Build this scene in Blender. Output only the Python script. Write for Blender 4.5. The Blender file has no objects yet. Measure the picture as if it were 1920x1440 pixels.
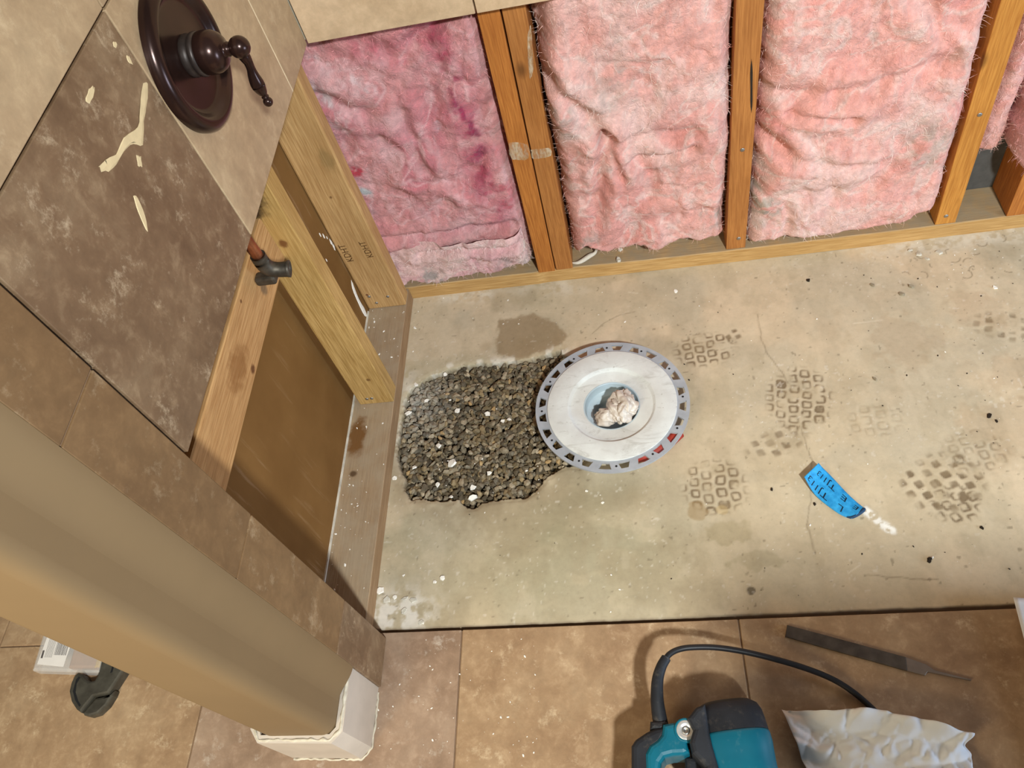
import bpy, bmesh, math, random
import numpy as np
from mathutils import Vector, Matrix, noise as mnoise

S = bpy.context.scene
COL = S.collection

# ------------------------------------------------------------------ camera
cam_data = bpy.data.cameras.new('camera')
cam = bpy.data.objects.new('camera', cam_data)
COL.objects.link(cam)
cam_data.sensor_width = 36.0
cam_data.lens = 1481.37 / 1920 * 36.0
cam_data.clip_start = 0.02
Rr = [[0.98023, 0.023441, -0.196451], [-0.091908, -0.825356, -0.557082], [-0.1752, 0.564126, -0.806887]]
mw = Matrix(((Rr[0][0], -Rr[1][0], -Rr[2][0], 0.52315),
             (Rr[0][1], -Rr[1][1], -Rr[2][1], -1.18596),
             (Rr[0][2], -Rr[1][2], -Rr[2][2], 1.31610),
             (0, 0, 0, 1)))
cam.matrix_world = mw
S.camera = cam

# ------------------------------------------------------------------ light and exposure
S.view_settings.view_transform = 'Standard'
S.view_settings.look = 'None'
S.view_settings.gamma = 1.0
S.view_settings.use_curve_mapping = False
S.view_settings.exposure = 0.0

W = bpy.data.worlds.new('room_air')
S.world = W
W.use_nodes = True
W.node_tree.nodes['Background'].inputs[0].default_value = (0.97, 0.98, 0.96, 1)
W.node_tree.nodes['Background'].inputs[1].default_value = 0.105

def area_light(name, loc, target, size, power, color):
    d = bpy.data.lights.new(name, 'AREA')
    d.shape = 'DISK'
    d.size = size
    d.energy = power
    d.color = color
    o = bpy.data.objects.new(name, d)
    COL.objects.link(o)
    o.location = loc
    o.rotation_euler = (Vector(target) - Vector(loc)).to_track_quat('-Z', 'Y').to_euler()
    return o

area_light('bathroom_lamp', (1.32, -2.42, 2.35), (0.45, -0.3, 0.1), 0.18, 102, (0.925, 0.985, 0.99))
area_light('hall_lamp', (-0.5, -1.9, 1.1), (-0.05, -0.96, 0.5), 0.6, 15, (1.0, 0.86, 0.60))
area_light('window_daylight', (2.7, -1.30, 0.42), (0.75, -0.95, 0.05), 0.7, 26, (0.60, 0.76, 1.0))

# ------------------------------------------------------------------ helpers
def lin(r, g, b):
    def f(c):
        c /= 255.0
        return c / 12.92 if c <= 0.04045 else ((c + 0.055) / 1.055) ** 2.4
    return (f(r), f(g), f(b))

def rgba(c):
    return (c[0], c[1], c[2], 1.0)

def vnoise(x, y, seed=0):
    """Smooth lattice noise in 0..1 on numpy arrays."""
    xi = np.floor(x).astype(np.int64); yi = np.floor(y).astype(np.int64)
    fx = x - xi; fy = y - yi
    fx = fx * fx * fx * (fx * (fx * 6 - 15) + 10); fy = fy * fy * fy * (fy * (fy * 6 - 15) + 10)
    def h(a, b):
        n = (a * 374761393 + b * 668265263 + seed * 1442695041) & 0xFFFFFFFF
        n = ((n ^ (n >> 13)) * 1274126177) & 0xFFFFFFFF
        n = (n ^ (n >> 16)) & 0xFFFF
        return n / 65535.0
    a = h(xi, yi); b = h(xi + 1, yi); c = h(xi, yi + 1); d = h(xi + 1, yi + 1)
    return (a * (1 - fx) + b * fx) * (1 - fy) + (c * (1 - fx) + d * fx) * fy

def fbm(x, y, seed=0, octv=4, gain=0.5):
    s = 0; a = 1; t = 0
    for k in range(octv):
        s = s + a * vnoise(x * 2 ** k + 17.3 * k, y * 2 ** k - 9.1 * k, seed + k)
        t += a; a *= gain
    return s / t

def sstep(a, b, x):
    t = np.clip((x - a) / (b - a), 0, 1)
    return t * t * (3 - 2 * t)

def mesh_obj(name, verts, faces, mat=None, parent=None, smooth=False, colors=None):
    me = bpy.data.meshes.new(name)
    me.from_pydata([tuple(v) for v in verts], [], [tuple(f) for f in faces])
    if colors is not None:
        ca = me.color_attributes.new('Col', 'FLOAT_COLOR', 'POINT')
        c = np.ones((len(verts), 4), np.float32); c[:, :3] = colors
        ca.data.foreach_set('color', c.ravel())
    if smooth:
        me.polygons.foreach_set('use_smooth', [True] * len(me.polygons))
    me.update()
    o = bpy.data.objects.new(name, me)
    COL.objects.link(o)
    if mat:
        me.materials.append(mat)
    if parent:
        o.parent = parent
    return o

def grid_obj(name, P, mat, parent=None, colors=None, smooth=True, flip=False):
    """P: (n, m, 3) numpy grid -> mesh."""
    n, m = P.shape[:2]
    idx = np.arange(n * m).reshape(n, m)
    q = np.stack([idx[:-1, :-1], idx[1:, :-1], idx[1:, 1:], idx[:-1, 1:]], -1).reshape(-1, 4)
    if flip:
        q = q[:, ::-1]
    me = bpy.data.meshes.new(name)
    V = P.reshape(-1, 3)
    me.vertices.add(len(V)); me.vertices.foreach_set('co', V.astype(np.float32).ravel())
    me.loops.add(q.size); me.loops.foreach_set('vertex_index', q.ravel().astype(np.int32))
    me.polygons.add(len(q))
    me.polygons.foreach_set('loop_start', np.arange(0, q.size, 4, dtype=np.int32))
    if smooth:
        me.polygons.foreach_set('use_smooth', [True] * len(q))
    me.update(calc_edges=True); me.validate()
    if colors is not None:
        ca = me.color_attributes.new('Col', 'FLOAT_COLOR', 'POINT')
        c = np.ones((len(V), 4), np.float32); c[:, :3] = colors.reshape(-1, 3)
        ca.data.foreach_set('color', c.ravel())
    o = bpy.data.objects.new(name, me)
    COL.objects.link(o)
    me.materials.append(mat)
    if parent:
        o.parent = parent
    return o

def bm_obj(name, bm, mat, parent=None, smooth=False):
    me = bpy.data.meshes.new(name)
    bm.normal_update()
    bm.to_mesh(me); bm.free()
    if smooth:
        me.polygons.foreach_set('use_smooth', [True] * len(me.polygons))
    if mat:
        me.materials.append(mat)
    o = bpy.data.objects.new(name, me)
    COL.objects.link(o)
    if parent:
        o.parent = parent
    return o

def box_bm(x0, x1, y0, y1, z0, z1, bevel=0.0, seg=1):
    bm = bmesh.new()
    vs = [bm.verts.new(p) for p in ((x0, y0, z0), (x1, y0, z0), (x1, y1, z0), (x0, y1, z0),
                                    (x0, y0, z1), (x1, y0, z1), (x1, y1, z1), (x0, y1, z1))]
    for f in ((3, 2, 1, 0), (4, 5, 6, 7), (0, 1, 5, 4), (1, 2, 6, 5), (2, 3, 7, 6), (3, 0, 4, 7)):
        bm.faces.new([vs[i] for i in f])
    if bevel:
        bmesh.ops.bevel(bm, geom=bm.edges[:], offset=bevel, segments=seg, affect='EDGES', profile=0.5)
    return bm

def box(name, x0, x1, y0, y1, z0, z1, mat, parent=None, bevel=0.0, seg=1):
    return bm_obj(name, box_bm(x0, x1, y0, y1, z0, z1, bevel, seg), mat, parent)

def leaning_box(name, b0, b1, t0, t1, y0, y1, z0, z1, mat, parent, bevel=0.0015, slices=1, ytop=None):
    """A stud: x range b0..b1 at z0 and t0..t1 at z1."""
    bm = bmesh.new()
    ya, yb = (y0, y1) if ytop is None else ytop
    vs = [bm.verts.new(p) for p in ((b0, y0, z0), (b1, y0, z0), (b1, y1, z0), (b0, y1, z0),
                                    (t0, ya, z1), (t1, ya, z1), (t1, yb, z1), (t0, yb, z1))]
    for f in ((3, 2, 1, 0), (4, 5, 6, 7), (0, 1, 5, 4), (1, 2, 6, 5), (2, 3, 7, 6), (3, 0, 4, 7)):
        bm.faces.new([vs[i] for i in f])
    bmesh.ops.bevel(bm, geom=bm.edges[:], offset=bevel, segments=2, affect='EDGES', profile=0.5)
    return bm_obj(name, bm, mat, parent)

def prism(name, pts, z0, z1, mat, parent=None, bevel=0.0, seg=2, smooth=False):
    bm = bmesh.new()
    a = [bm.verts.new((p[0], p[1], z0)) for p in pts]
    b = [bm.verts.new((p[0], p[1], z1)) for p in pts]
    n = len(pts)
    bm.faces.new(a[::-1]); top = bm.faces.new(b)
    for i in range(n):
        bm.faces.new((a[i], a[(i + 1) % n], b[(i + 1) % n], b[i]))
    bmesh.ops.recalc_face_normals(bm, faces=bm.faces[:])
    if bevel:
        bmesh.ops.bevel(bm, geom=list(top.edges), offset=bevel, segments=seg, affect='EDGES', profile=0.5)
    return bm_obj(name, bm, mat, parent, smooth)

def lathe(name, prof, origin, axis, mat, parent=None, seg=48, ell=(1, 1), side=None, smooth=True, cap=False):
    """prof: list of (radius, height along axis)."""
    ax = Vector(axis).normalized()
    s = Vector(side) if side else (Vector((0, 0, 1)) if abs(ax.z) < 0.9 else Vector((1, 0, 0)))
    u = (s - ax * s.dot(ax)).normalized(); v = ax.cross(u)
    O = Vector(origin)
    verts = []; faces = []
    for r, h in prof:
        for k in range(seg):
            t = 2 * math.pi * k / seg
            verts.append(O + ax * h + u * (r * ell[0] * math.cos(t)) + v * (r * ell[1] * math.sin(t)))
    for i in range(len(prof) - 1):
        for k in range(seg):
            a = i * seg + k; b = i * seg + (k + 1) % seg
            faces.append((a, b, b + seg, a + seg))
    if cap:
        faces.append(tuple(range(seg))[::-1])
        faces.append(tuple((len(prof) - 1) * seg + k for k in range(seg)))
    return mesh_obj(name, verts, faces, mat, parent, smooth)

def spline(pts, n):
    """Catmull-Rom through pts (tuples of any length)."""
    P = [np.array(p, float) for p in pts]
    P = [2 * P[0] - P[1]] + P + [2 * P[-1] - P[-2]]
    out = []
    segs = len(P) - 3
    for i in range(n + 1):
        t = i / n * segs; k = min(int(t), segs - 1); f = t - k
        a, b, c, d = P[k:k + 4]
        out.append(0.5 * (2 * b + (c - a) * f + (2 * a - 5 * b + 4 * c - d) * f * f + (3 * b - a - 3 * c + d) * f ** 3))
    return out

def tube(name, pts, mat, parent=None, n=40, seg=14, flat=1.0, cap=True):
    """pts: (x, y, z, radius)."""
    C = spline(pts, n)
    verts = []; faces = []
    up = Vector((0, 0, 1))
    for i, c in enumerate(C):
        a = C[max(0, i - 1)]; b = C[min(len(C) - 1, i + 1)]
        t = Vector((b - a)[:3]).normalized()
        s = t.cross(up)
        if s.length < 1e-3:
            s = Vector((1, 0, 0))
        s.normalize(); w = s.cross(t)
        for k in range(seg):
            q = 2 * math.pi * k / seg
            verts.append(Vector(c[:3]) + s * (c[3] * math.cos(q)) + w * (c[3] * flat * math.sin(q)))
    for i in range(len(C) - 1):
        for k in range(seg):
            a = i * seg + k; b = i * seg + (k + 1) % seg
            faces.append((a, b, b + seg, a + seg))
    if cap:
        faces.append(tuple(range(seg))); faces.append(tuple((len(C) - 1) * seg + k for k in range(seg))[::-1])
    return mesh_obj(name, verts, faces, mat, parent, True)

def tag(o, label=None, cat=None, group=None, kind=None):
    if label: o['label'] = label
    if cat: o['category'] = cat
    if group: o['group'] = group
    if kind: o['kind'] = kind
    return o

def empty(name, loc, label, cat, group=None, kind=None):
    o = bpy.data.objects.new(name, None)
    COL.objects.link(o)
    o.location = loc
    o.empty_display_size = 0.02
    tag(o, label, cat, group, kind)
    bpy.context.view_layer.update()
    return o

def adopt(parent, *obs):
    """Parent objects whose meshes are in world coordinates."""
    for o in obs:
        o.parent = parent
        o.matrix_parent_inverse = Matrix.Translation(parent.location).inverted()

# ------------------------------------------------------------------ materials
class NT:
    def __init__(self, name, rough=0.6, spec=0.3, metal=0.0):
        self.m = bpy.data.materials.new(name); self.m.use_nodes = True
        self.t = self.m.node_tree; self.n = self.t.nodes; self.l = self.t.links
        self.b = self.n['Principled BSDF']
        self.b.inputs['Roughness'].default_value = rough
        self.b.inputs['Specular IOR Level'].default_value = spec
        self.b.inputs['Metallic'].default_value = metal
    def node(self, k, **kw):
        x = self.n.new(k)
        for a, v in kw.items(): setattr(x, a, v)
        return x
    def link(self, a, b): self.l.new(a, b)
    def coord(self, scale=(1, 1, 1), rnd=0.0, kind='Object'):
        tc = self.node('ShaderNodeTexCoord')
        mp = self.node('ShaderNodeMapping')
        self.link(tc.outputs[kind], mp.inputs['Vector'])
        mp.inputs['Scale'].default_value = scale
        if rnd:
            oi = self.node('ShaderNodeObjectInfo')
            mu = self.node('ShaderNodeVectorMath', operation='SCALE')
            mu.inputs[0].default_value = (rnd, rnd * 1.7, rnd * 0.6)
            self.link(oi.outputs['Random'], mu.inputs['Scale'])
            self.link(mu.outputs[0], mp.inputs['Location'])
        return mp.outputs[0]
    def noise(self, vec, scale, detail=4, rough=0.55, dist=0.0):
        x = self.node('ShaderNodeTexNoise')
        x.inputs['Scale'].default_value = scale; x.inputs['Detail'].default_value = detail
        x.inputs['Roughness'].default_value = rough; x.inputs['Distortion'].default_value = dist
        self.link(vec, x.inputs['Vector'])
        return x.outputs['Fac']
    def ramp(self, fac, stops, interp='LINEAR'):
        x = self.node('ShaderNodeValToRGB'); x.color_ramp.interpolation = interp
        e = x.color_ramp.elements
        while len(e) < len(stops): e.new(0.5)
        for k, (p, c) in enumerate(stops):
            e[k].position = p
            e[k].color = rgba(c) if not isinstance(c, (int, float)) else (c, c, c, 1)
        self.link(fac, x.inputs['Fac'])
        return x.outputs['Color']
    def mix(self, fac, a, b, mode='MIX'):
        x = self.node('ShaderNodeMix', data_type='RGBA', blend_type=mode)
        for s, v in ((x.inputs[0], fac), (x.inputs[6], a), (x.inputs[7], b)):
            if isinstance(v, (int, float)): s.default_value = v
            elif isinstance(v, tuple): s.default_value = rgba(v)
            else: self.link(v, s)
        return x.outputs[2]
    def math(self, op, a, b=None, c=None, clamp=False):
        x = self.node('ShaderNodeMath', operation=op, use_clamp=clamp)
        for s, v in zip(x.inputs, (a, b, c)):
            if v is None: continue
            if isinstance(v, (int, float)): s.default_value = v
            else: self.link(v, s)
        return x.outputs[0]
    def color(self, c):
        if isinstance(c, tuple): self.b.inputs['Base Color'].default_value = rgba(c)
        else: self.link(c, self.b.inputs['Base Color'])
    def bump(self, h, strength=0.3, dist=0.001):
        x = self.node('ShaderNodeBump')
        x.inputs['Strength'].default_value = strength; x.inputs['Distance'].default_value = dist
        self.link(h, x.inputs['Height'])
        self.link(x.outputs[0], self.b.inputs['Normal'])
    def spot(self, center, radius, soft=0.5, wob=0.6, stretch=(1, 1, 1)):
        """Mask that is 1 near a point of the object: for stains with a place of their own."""
        tc = self.node('ShaderNodeTexCoord')
        sub = self.node('ShaderNodeVectorMath', operation='SUBTRACT')
        self.link(tc.outputs['Object'], sub.inputs[0]); sub.inputs[1].default_value = center
        sc = self.node('ShaderNodeVectorMath', operation='MULTIPLY')
        self.link(sub.outputs[0], sc.inputs[0]); sc.inputs[1].default_value = stretch
        ln = self.node('ShaderNodeVectorMath', operation='LENGTH')
        self.link(sc.outputs[0], ln.inputs[0])
        nz = self.noise(tc.outputs['Object'], 60, 4)
        d = self.math('MULTIPLY_ADD', nz, radius * wob * 2, ln.outputs['Value'])
        d = self.math('SUBTRACT', d, radius * wob)
        mr = self.node('ShaderNodeMapRange'); mr.interpolation_type = 'SMOOTHSTEP'
        self.link(d, mr.inputs['Value'])
        mr.inputs['From Min'].default_value = radius * (1 - soft); mr.inputs['From Max'].default_value = radius
        mr.inputs['To Min'].default_value = 1; mr.inputs['To Max'].default_value = 0
        return mr.outputs['Result']

def simple(name, c, rough=0.6, spec=0.3, metal=0.0, var=0.12, scale=60, bump=0.0, bscale=200, bdist=0.0005):
    n = NT(name, rough, spec, metal)
    v = n.coord()
    nz = n.noise(v, scale, 4)
    n.color(n.ramp(nz, [(0.3, tuple(x * (1 - var) for x in c)), (0.7, tuple(min(1, x * (1 + var)) for x in c))]))
    if bump:
        n.bump(n.noise(v, bscale, 3), bump, bdist)
    return n.m

def wood(name, light, dark, axis='z', dust=None, stains=(), rough=0.65, knots=True, across=55):
    """Sawn softwood: grain runs along one axis; optional dust on upward faces; stains at given places."""
    n = NT(name, rough, 0.25)
    a = [across, across, across]; a['xyz'.index(axis)] = across * 0.045
    v = n.coord(tuple(a), rnd=9.0)
    g = n.noise(v, 1.0, 3, 0.5, 0.8)
    f = n.noise(v, 7.0, 3, 0.6, 0.3)
    w = n.math('MULTIPLY', g, 7.0)
    w = n.math('FRACT', w)
    rings = n.ramp(w, [(0.0, 0.25), (0.55, 0.0), (0.9, 0.9), (1.0, 0.25)])
    base = n.ramp(f, [(0.3, dark), (0.62, light), (0.85, tuple(min(1, c * 1.12) for c in light))])
    c = n.mix(n.math('MULTIPLY', rings, 0.42), base, tuple(x * 0.72 for x in dark))
    big = n.noise(n.coord((3, 3, 3), rnd=5.0), 2.2, 3)
    c = n.mix(n.ramp(big, [(0.35, 0.0), (0.7, 0.45)]), c, tuple(x * 0.88 for x in dark))
    if knots:
        kv = [9, 9, 9]; kv['xyz'.index(axis)] = 5
        vo = n.node('ShaderNodeTexVoronoi'); vo.inputs['Scale'].default_value = 1.0
        n.link(n.coord(tuple(kv), rnd=13.0), vo.inputs['Vector'])
        k = n.ramp(vo.outputs['Distance'], [(0.05, 1.0), (0.11, 0.0)])
        c = n.mix(n.math('MULTIPLY', k, 0.75), c, tuple(x * 0.35 for x in dark))
    if dust:
        gm = n.node('ShaderNodeNewGeometry'); sp = n.node('ShaderNodeSeparateXYZ')
        n.link(gm.outputs['Normal'], sp.inputs[0])
        up = n.ramp(sp.outputs['Z'], [(0.5, 0.0), (0.9, 1.0)])
        dn = n.ramp(n.noise(n.coord(), 22, 5, 0.65), [(0.3, 0.45), (0.6, 1.0)])
        c = n.mix(n.math('MULTIPLY', n.math('MULTIPLY', up, dn), dust[1]), c, dust[0])
    for ctr, rad, sc, st, amt in stains:
        c = n.mix(n.math('MULTIPLY', n.spot(ctr, rad, 0.6, 0.5, st), amt), c, sc)
    n.color(c)
    n.bump(n.math('ADD', f, n.math('MULTIPLY', rings, 0.4)), 0.35, 0.0008)
    return n.m

def travertine(name, light, mid, dark, scale=9.0, rough=0.45, seed=0.0, spec=0.35, pale=None, sharp=0.0):
    n = NT(name, rough, spec)
    v = n.coord(rnd=11.0)
    big = n.noise(v, scale, 7, 0.66, 0.2)
    small = n.noise(v, scale * 5.5, 6, 0.7, 0.3)
    c = n.ramp(big, [(0.30, dark), (0.5 - sharp, mid), (0.68, light)])
    c2 = n.ramp(small, [(0.34, tuple(x * 0.72 for x in mid)), (0.52, mid), (0.72, tuple(min(1, x * 1.18) for x in light))])
    c = n.mix(0.45, c, c2)
    if pale:
        p = n.ramp(n.noise(v, scale * 3.0, 10, 0.80, 0.05), [(0.555, 0.0), (0.70, 1.0)])
        c = n.mix(n.math('MULTIPLY', p, pale[1]), c, pale[0])
    oi = n.node('ShaderNodeObjectInfo')
    br = n.math('MULTIPLY_ADD', oi.outputs['Random'], 0.14, 0.93)
    hs = n.node('ShaderNodeHueSaturation'); n.link(br, hs.inputs['Value']); n.link(c, hs.inputs['Color'])
    n.color(hs.outputs[0])
    n.bump(small, 0.15, 0.0006)
    return n.m

def attr_mat(name, rough=0.8, spec=0.2, fine=60, amt=0.12, bump=0.3, bdist=0.0008, bscale=140, rnd=0):
    n = NT(name, rough, spec)
    at = n.node('ShaderNodeAttribute'); at.attribute_name = 'Col'
    v = n.coord()
    nz = n.noise(v, fine, 6, 0.7)
    k = n.ramp(nz, [(0.28, 1 - amt * 1.6), (0.5, 1.0), (0.72, 1 + amt)])
    n.color(n.mix(1.0, at.outputs['Color'], k, 'MULTIPLY'))
    n.bump(n.noise(v, bscale, 5, 0.65), bump, bdist)
    return n

M = {}
M['concrete'] = attr_mat('concrete', 0.8, 0.25, 90, 0.06, 0.28, 0.0006, 160).m
M['concrete_plain'] = simple('concrete_plain', lin(150, 138, 116), 0.85, 0.2, bump=0.4)
M['grout'] = simple('grout', lin(136, 110, 86), 0.9, 0.1, bump=0.4)
M['floor_tile'] = travertine('floor_tile', lin(190, 163, 130), lin(164, 134, 102), lin(133, 101, 73), 8.0, 0.5, pale=(lin(218, 194, 160), 0.75))
M['floor_tile_dusty'] = travertine('floor_tile_dusty', lin(170, 146, 124), lin(146, 120, 98), lin(116, 90, 70), 8.0, 0.6, pale=(lin(215, 205, 190), 0.5))
M['wall_tile'] = travertine('wall_tile', lin(188, 164, 130), lin(170, 144, 112), lin(144, 118, 88), 7.0, 0.45, pale=(lin(222, 202, 168), 0.35))
M['wall_tile_dark'] = travertine('wall_tile_dark', lin(160, 136, 106), lin(122, 96, 71), lin(88, 64, 44), 7.5, 0.45, pale=(lin(190, 168, 138), 0.95))
M['wall_tile_back'] = travertine('wall_tile_back', lin(216, 187, 152), lin(204, 174, 138), lin(184, 152, 116), 9.0, 0.45)
M['trim_tile'] = travertine('trim_tile', lin(134, 105, 72), lin(118, 90, 60), lin(97, 71, 46), 7.0, 0.5, pale=(lin(206, 184, 150), 0.35))
M['backer'] = simple('backer', lin(170, 160, 140), 0.9, 0.1, bump=0.5)
M['kraft'] = None
M['paint'] = simple('paint', lin(126, 103, 73), 0.6, 0.3, var=0.03, scale=9, bump=0.12, bscale=60)
M['white_paint'] = simple('white_paint', lin(196, 184, 170), 0.45, 0.4, var=0.06, scale=25, bump=0.1)
M['caulk'] = simple('caulk', lin(196, 186, 166), 0.7, 0.3, var=0.25, scale=60, bump=0.6, bscale=120, bdist=0.002)
M['gypsum'] = simple('gypsum', lin(205, 198, 182), 0.9, 0.1, var=0.2, scale=50, bump=0.4)
M['plaster'] = simple('plaster', lin(240, 234, 222), 0.9, 0.1, var=0.06, scale=80, bump=0.4)
M['smear'] = simple('smear', lin(214, 192, 150), 0.85, 0.15, var=0.08, scale=70, bump=0.4)
M['bronze'] = simple('bronze', (0.036, 0.016, 0.012), 0.24, 0.5, 0.55, var=0.3, scale=14)
M['bronze_worn'] = simple('bronze_worn', (0.042, 0.030, 0.025), 0.42, 0.4, 0.35, var=0.4, scale=60)
M['copper'] = simple('copper', (0.33, 0.12, 0.055), 0.38, 0.5, 0.85, var=0.35, scale=60)
M['dark_brass'] = simple('dark_brass', (0.085, 0.07, 0.052), 0.5, 0.4, 0.6, var=0.4, scale=70)
M['steel'] = simple('steel', (0.36, 0.35, 0.33), 0.4, 0.5, 0.9, var=0.2)
M['black'] = simple('black', (0.012, 0.012, 0.013), 0.6, 0.3)
M['dark_void'] = simple('dark_void', (0.03, 0.022, 0.016), 0.9, 0.1)

n = NT('kraft', 0.75, 0.2)
v = n.coord()
c = n.ramp(n.noise(v, 5, 4), [(0.3, lin(112, 78, 38)), (0.7, lin(134, 98, 54))])
st = n.noise(n.coord((30, 3.0, 3.0)), 1.0, 5, 0.7, 0.6)
tc = n.node('ShaderNodeMapping'); tc.inputs['Rotation'].default_value = (math.radians(8), 0, 0)
tt = n.node('ShaderNodeTexCoord'); n.link(tt.outputs['Object'], tc.inputs['Vector']); tc.inputs['Scale'].default_value = (1, 60, 4.5)
sk = n.ramp(n.noise(tc.outputs[0], 1.0, 5, 0.7), [(0.56, 0.0), (0.72, 0.5)])
msk = n.ramp(n.noise(v, 5.0, 2), [(0.42, 0.0), (0.58, 1.0)])
c = n.mix(n.math('MULTIPLY', sk, msk), c, lin(182, 152, 116))
n.color(c); n.bump(n.noise(v, 120, 4), 0.15, 0.0005)
M['kraft'] = n.m

GREY = lin(150, 138, 118)
M['wood_corner'] = wood('wood_corner', lin(206, 166, 112), lin(170, 128, 78), 'z', stains=[((-0.1714, -0.0530, 0.4745), 0.006, lin(70, 40, 20), (1, 1, 0.8), 0.9), ((-0.0457, -0.0530, 0.3689), 0.004, lin(90, 55, 28), (1, 1, 0.8), 0.7), ((-0.0752, -0.0530, 0.0874), 0.004, lin(90, 45, 34), (1, 1, 1), 0.9), ((-0.0192, -0.0530, 0.4545), 0.016, lin(128, 104, 62), (1, 1, 0.5), 0.5)])
M['wood_stud'] = wood('wood_stud', lin(206, 168, 106), lin(166, 128, 70), 'z',
                      stains=[((-0.045, -0.309, 0.60), 0.035, lin(40, 22, 16), (1, 1, 0.7), 0.92), ((-0.0280, -0.3090, 0.5060), 0.009, lin(110, 68, 34), (1, 1, 0.8), 0.9), ((-0.0260, -0.3090, 0.1225), 0.006, lin(96, 60, 30), (1, 1, 1), 0.7)])
M['wood_block'] = wood('wood_block', lin(204, 160, 108), lin(168, 122, 74), 'y',
                       stains=[((-0.038, -0.56, 0.52), 0.03, lin(120, 72, 26), (1, 0.6, 1), 0.6), ((-0.0380, -0.5368, 0.4868), 0.008, lin(92, 52, 26), (1, 0.8, 1), 0.9), ((-0.0380, -0.4674, 0.5542), 0.004, lin(92, 52, 26), (1, 1, 1), 0.8), ((-0.0380, -0.4043, 0.5101), 0.014, lin(92, 78, 62), (1, 1, 1), 0.7)])
M['wood_orange'] = wood('wood_orange', lin(196, 126, 58), lin(158, 92, 38), 'z')
M['wood_orange2'] = wood('wood_orange2', lin(188, 126, 66), lin(154, 96, 46), 'z')
M['wood_gold'] = wood('wood_gold', lin(206, 144, 66), lin(170, 108, 42), 'z')
M['plate_back'] = wood('plate_back', lin(206, 166, 108), lin(172, 130, 74), 'x', dust=(lin(150, 136, 112), 0.85))
M['plate_left'] = wood('plate_left', lin(172, 142, 106), lin(140, 108, 76), 'y', dust=(lin(168, 152, 128), 0.7), knots=False,
                       stains=[((-0.070, -0.385, 0.038), 0.026, lin(112, 72, 28), (1, 0.45, 1), 0.9),
                               ((-0.066, -0.470, 0.038), 0.010, lin(70, 44, 22), (1, 1, 1), 0.8)])

# ------------------------------------------------------------------ floor: concrete slab with gravel pocket
rng = np.random.default_rng(7)
STEP = 0.0022
xs = np.arange(-0.004, 1.42, STEP); ys = np.arange(-0.774, 0.004, STEP)
X, Y = np.meshgrid(xs, ys, indexing='ij')

def poly_sd(px, py, poly):
    """Signed distance to polygon (negative inside)."""
    d = np.full(px.shape, 1e9); ins = np.zeros(px.shape, bool)
    n_ = len(poly)
    for i in range(n_):
        ax, ay = poly[i]; bx, by = poly[(i + 1) % n_]
        ex, ey = bx - ax, by - ay
        t = np.clip(((px - ax) * ex + (py - ay) * ey) / (ex * ex + ey * ey + 1e-12), 0, 1)
        d = np.minimum(d, np.hypot(px - ax - t * ex, py - ay - t * ey))
        if by != ay:
            c_ = ((ay > py) != (by > py)) & (px < ex * (py - ay) / ey + ax)
            ins ^= c_
    return np.where(ins, -d, d)

def line_d(px, py, pl):
    d = np.full(px.shape, 1e9)
    for (ax, ay), (bx, by) in zip(pl[:-1], pl[1:]):
        ex, ey = bx - ax, by - ay
        t = np.clip(((px - ax) * ex + (py - ay) * ey) / (ex * ex + ey * ey + 1e-12), 0, 1)
        d = np.minimum(d, np.hypot(px - ax - t * ex, py - ay - t * ey))
    return d

HOLE = [(0.0055, -0.2942), (0.0152, -0.2521), (0.0509, -0.2285), (0.0944, -0.2113), (0.1292, -0.2042), (0.1724, -0.2037), (0.2360, -0.2057), (0.2929, -0.2015), (0.3405, -0.1893), (0.3814, -0.2555), (0.4005, -0.3351), (0.3918, -0.4429), (0.3738, -0.4690), (0.3475, -0.4645), (0.3249, -0.4809), (0.3044, -0.4928), (0.2923, -0.5098), (0.2691, -0.5258), (0.2335, -0.5298), (0.1975, -0.5294), (0.1774, -0.5401), (0.1565, -0.5375), (0.1400, -0.5230), (0.1085, -0.5229), (0.0761, -0.5161), (0.0420, -0.5181), (0.0294, -0.5001), (0.0252, -0.4708), (0.0127, -0.4461), (0.0012, -0.4026), (0.0018, -0.3460)]
wx = (fbm(X * 60, Y * 60, 3, 3) - 0.5) * 0.010
wy = (fbm(X * 60, Y * 60, 33, 3) - 0.5) * 0.010
hole = poly_sd(X + wx, Y + wy, HOLE)

# colour of the slab: cement tones, wet patch, prints of boot soles, cracks, dust
tan = np.array(lin(198, 181, 152)); warm = np.array(lin(207, 187, 157)); green = np.array(lin(156, 148, 120)); grey = np.array(lin(187, 174, 149))
def mixc(c, k, to):
    return c * (1 - k[..., None]) + np.array(to) * k[..., None]
Cc = np.ones(X.shape + (3,)) * tan
Cc = mixc(Cc, sstep(0.42, 0.66, fbm(X * 5, Y * 5, 11, 4)), warm)
Cc = mixc(Cc, 0.75 * sstep(0.46, 0.66, fbm(X * 7 + 3, Y * 7, 12, 5)), grey)
gz = np.exp(-(((X - 0.28) / 0.30) ** 2 + ((Y + 0.65) / 0.13) ** 2))
Cc = mixc(Cc, np.clip(0.95 * gz * (0.6 + 0.4 * fbm(X * 8, Y * 8, 26, 3)) + 0.4 * sstep(0.5, 0.7, fbm(X * 6, Y * 9 + 5, 15, 5)) * sstep(0.7, 0.2, X), 0, 1), green)
Cc = mixc(Cc, 0.20 * sstep(0.55, 0.7, fbm(X * 30, Y * 18, 21, 4)), lin(156, 140, 112))
Cc = mixc(Cc, 0.22 * sstep(0.58, 0.72, fbm(X * 16, Y * 26, 22, 4)), lin(204, 187, 156))
cl1 = fbm(X * 9 + 2.0, Y * 9 + wx * 3, 24, 5); cl2 = fbm(X * 22, Y * 15, 25, 5)
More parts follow.
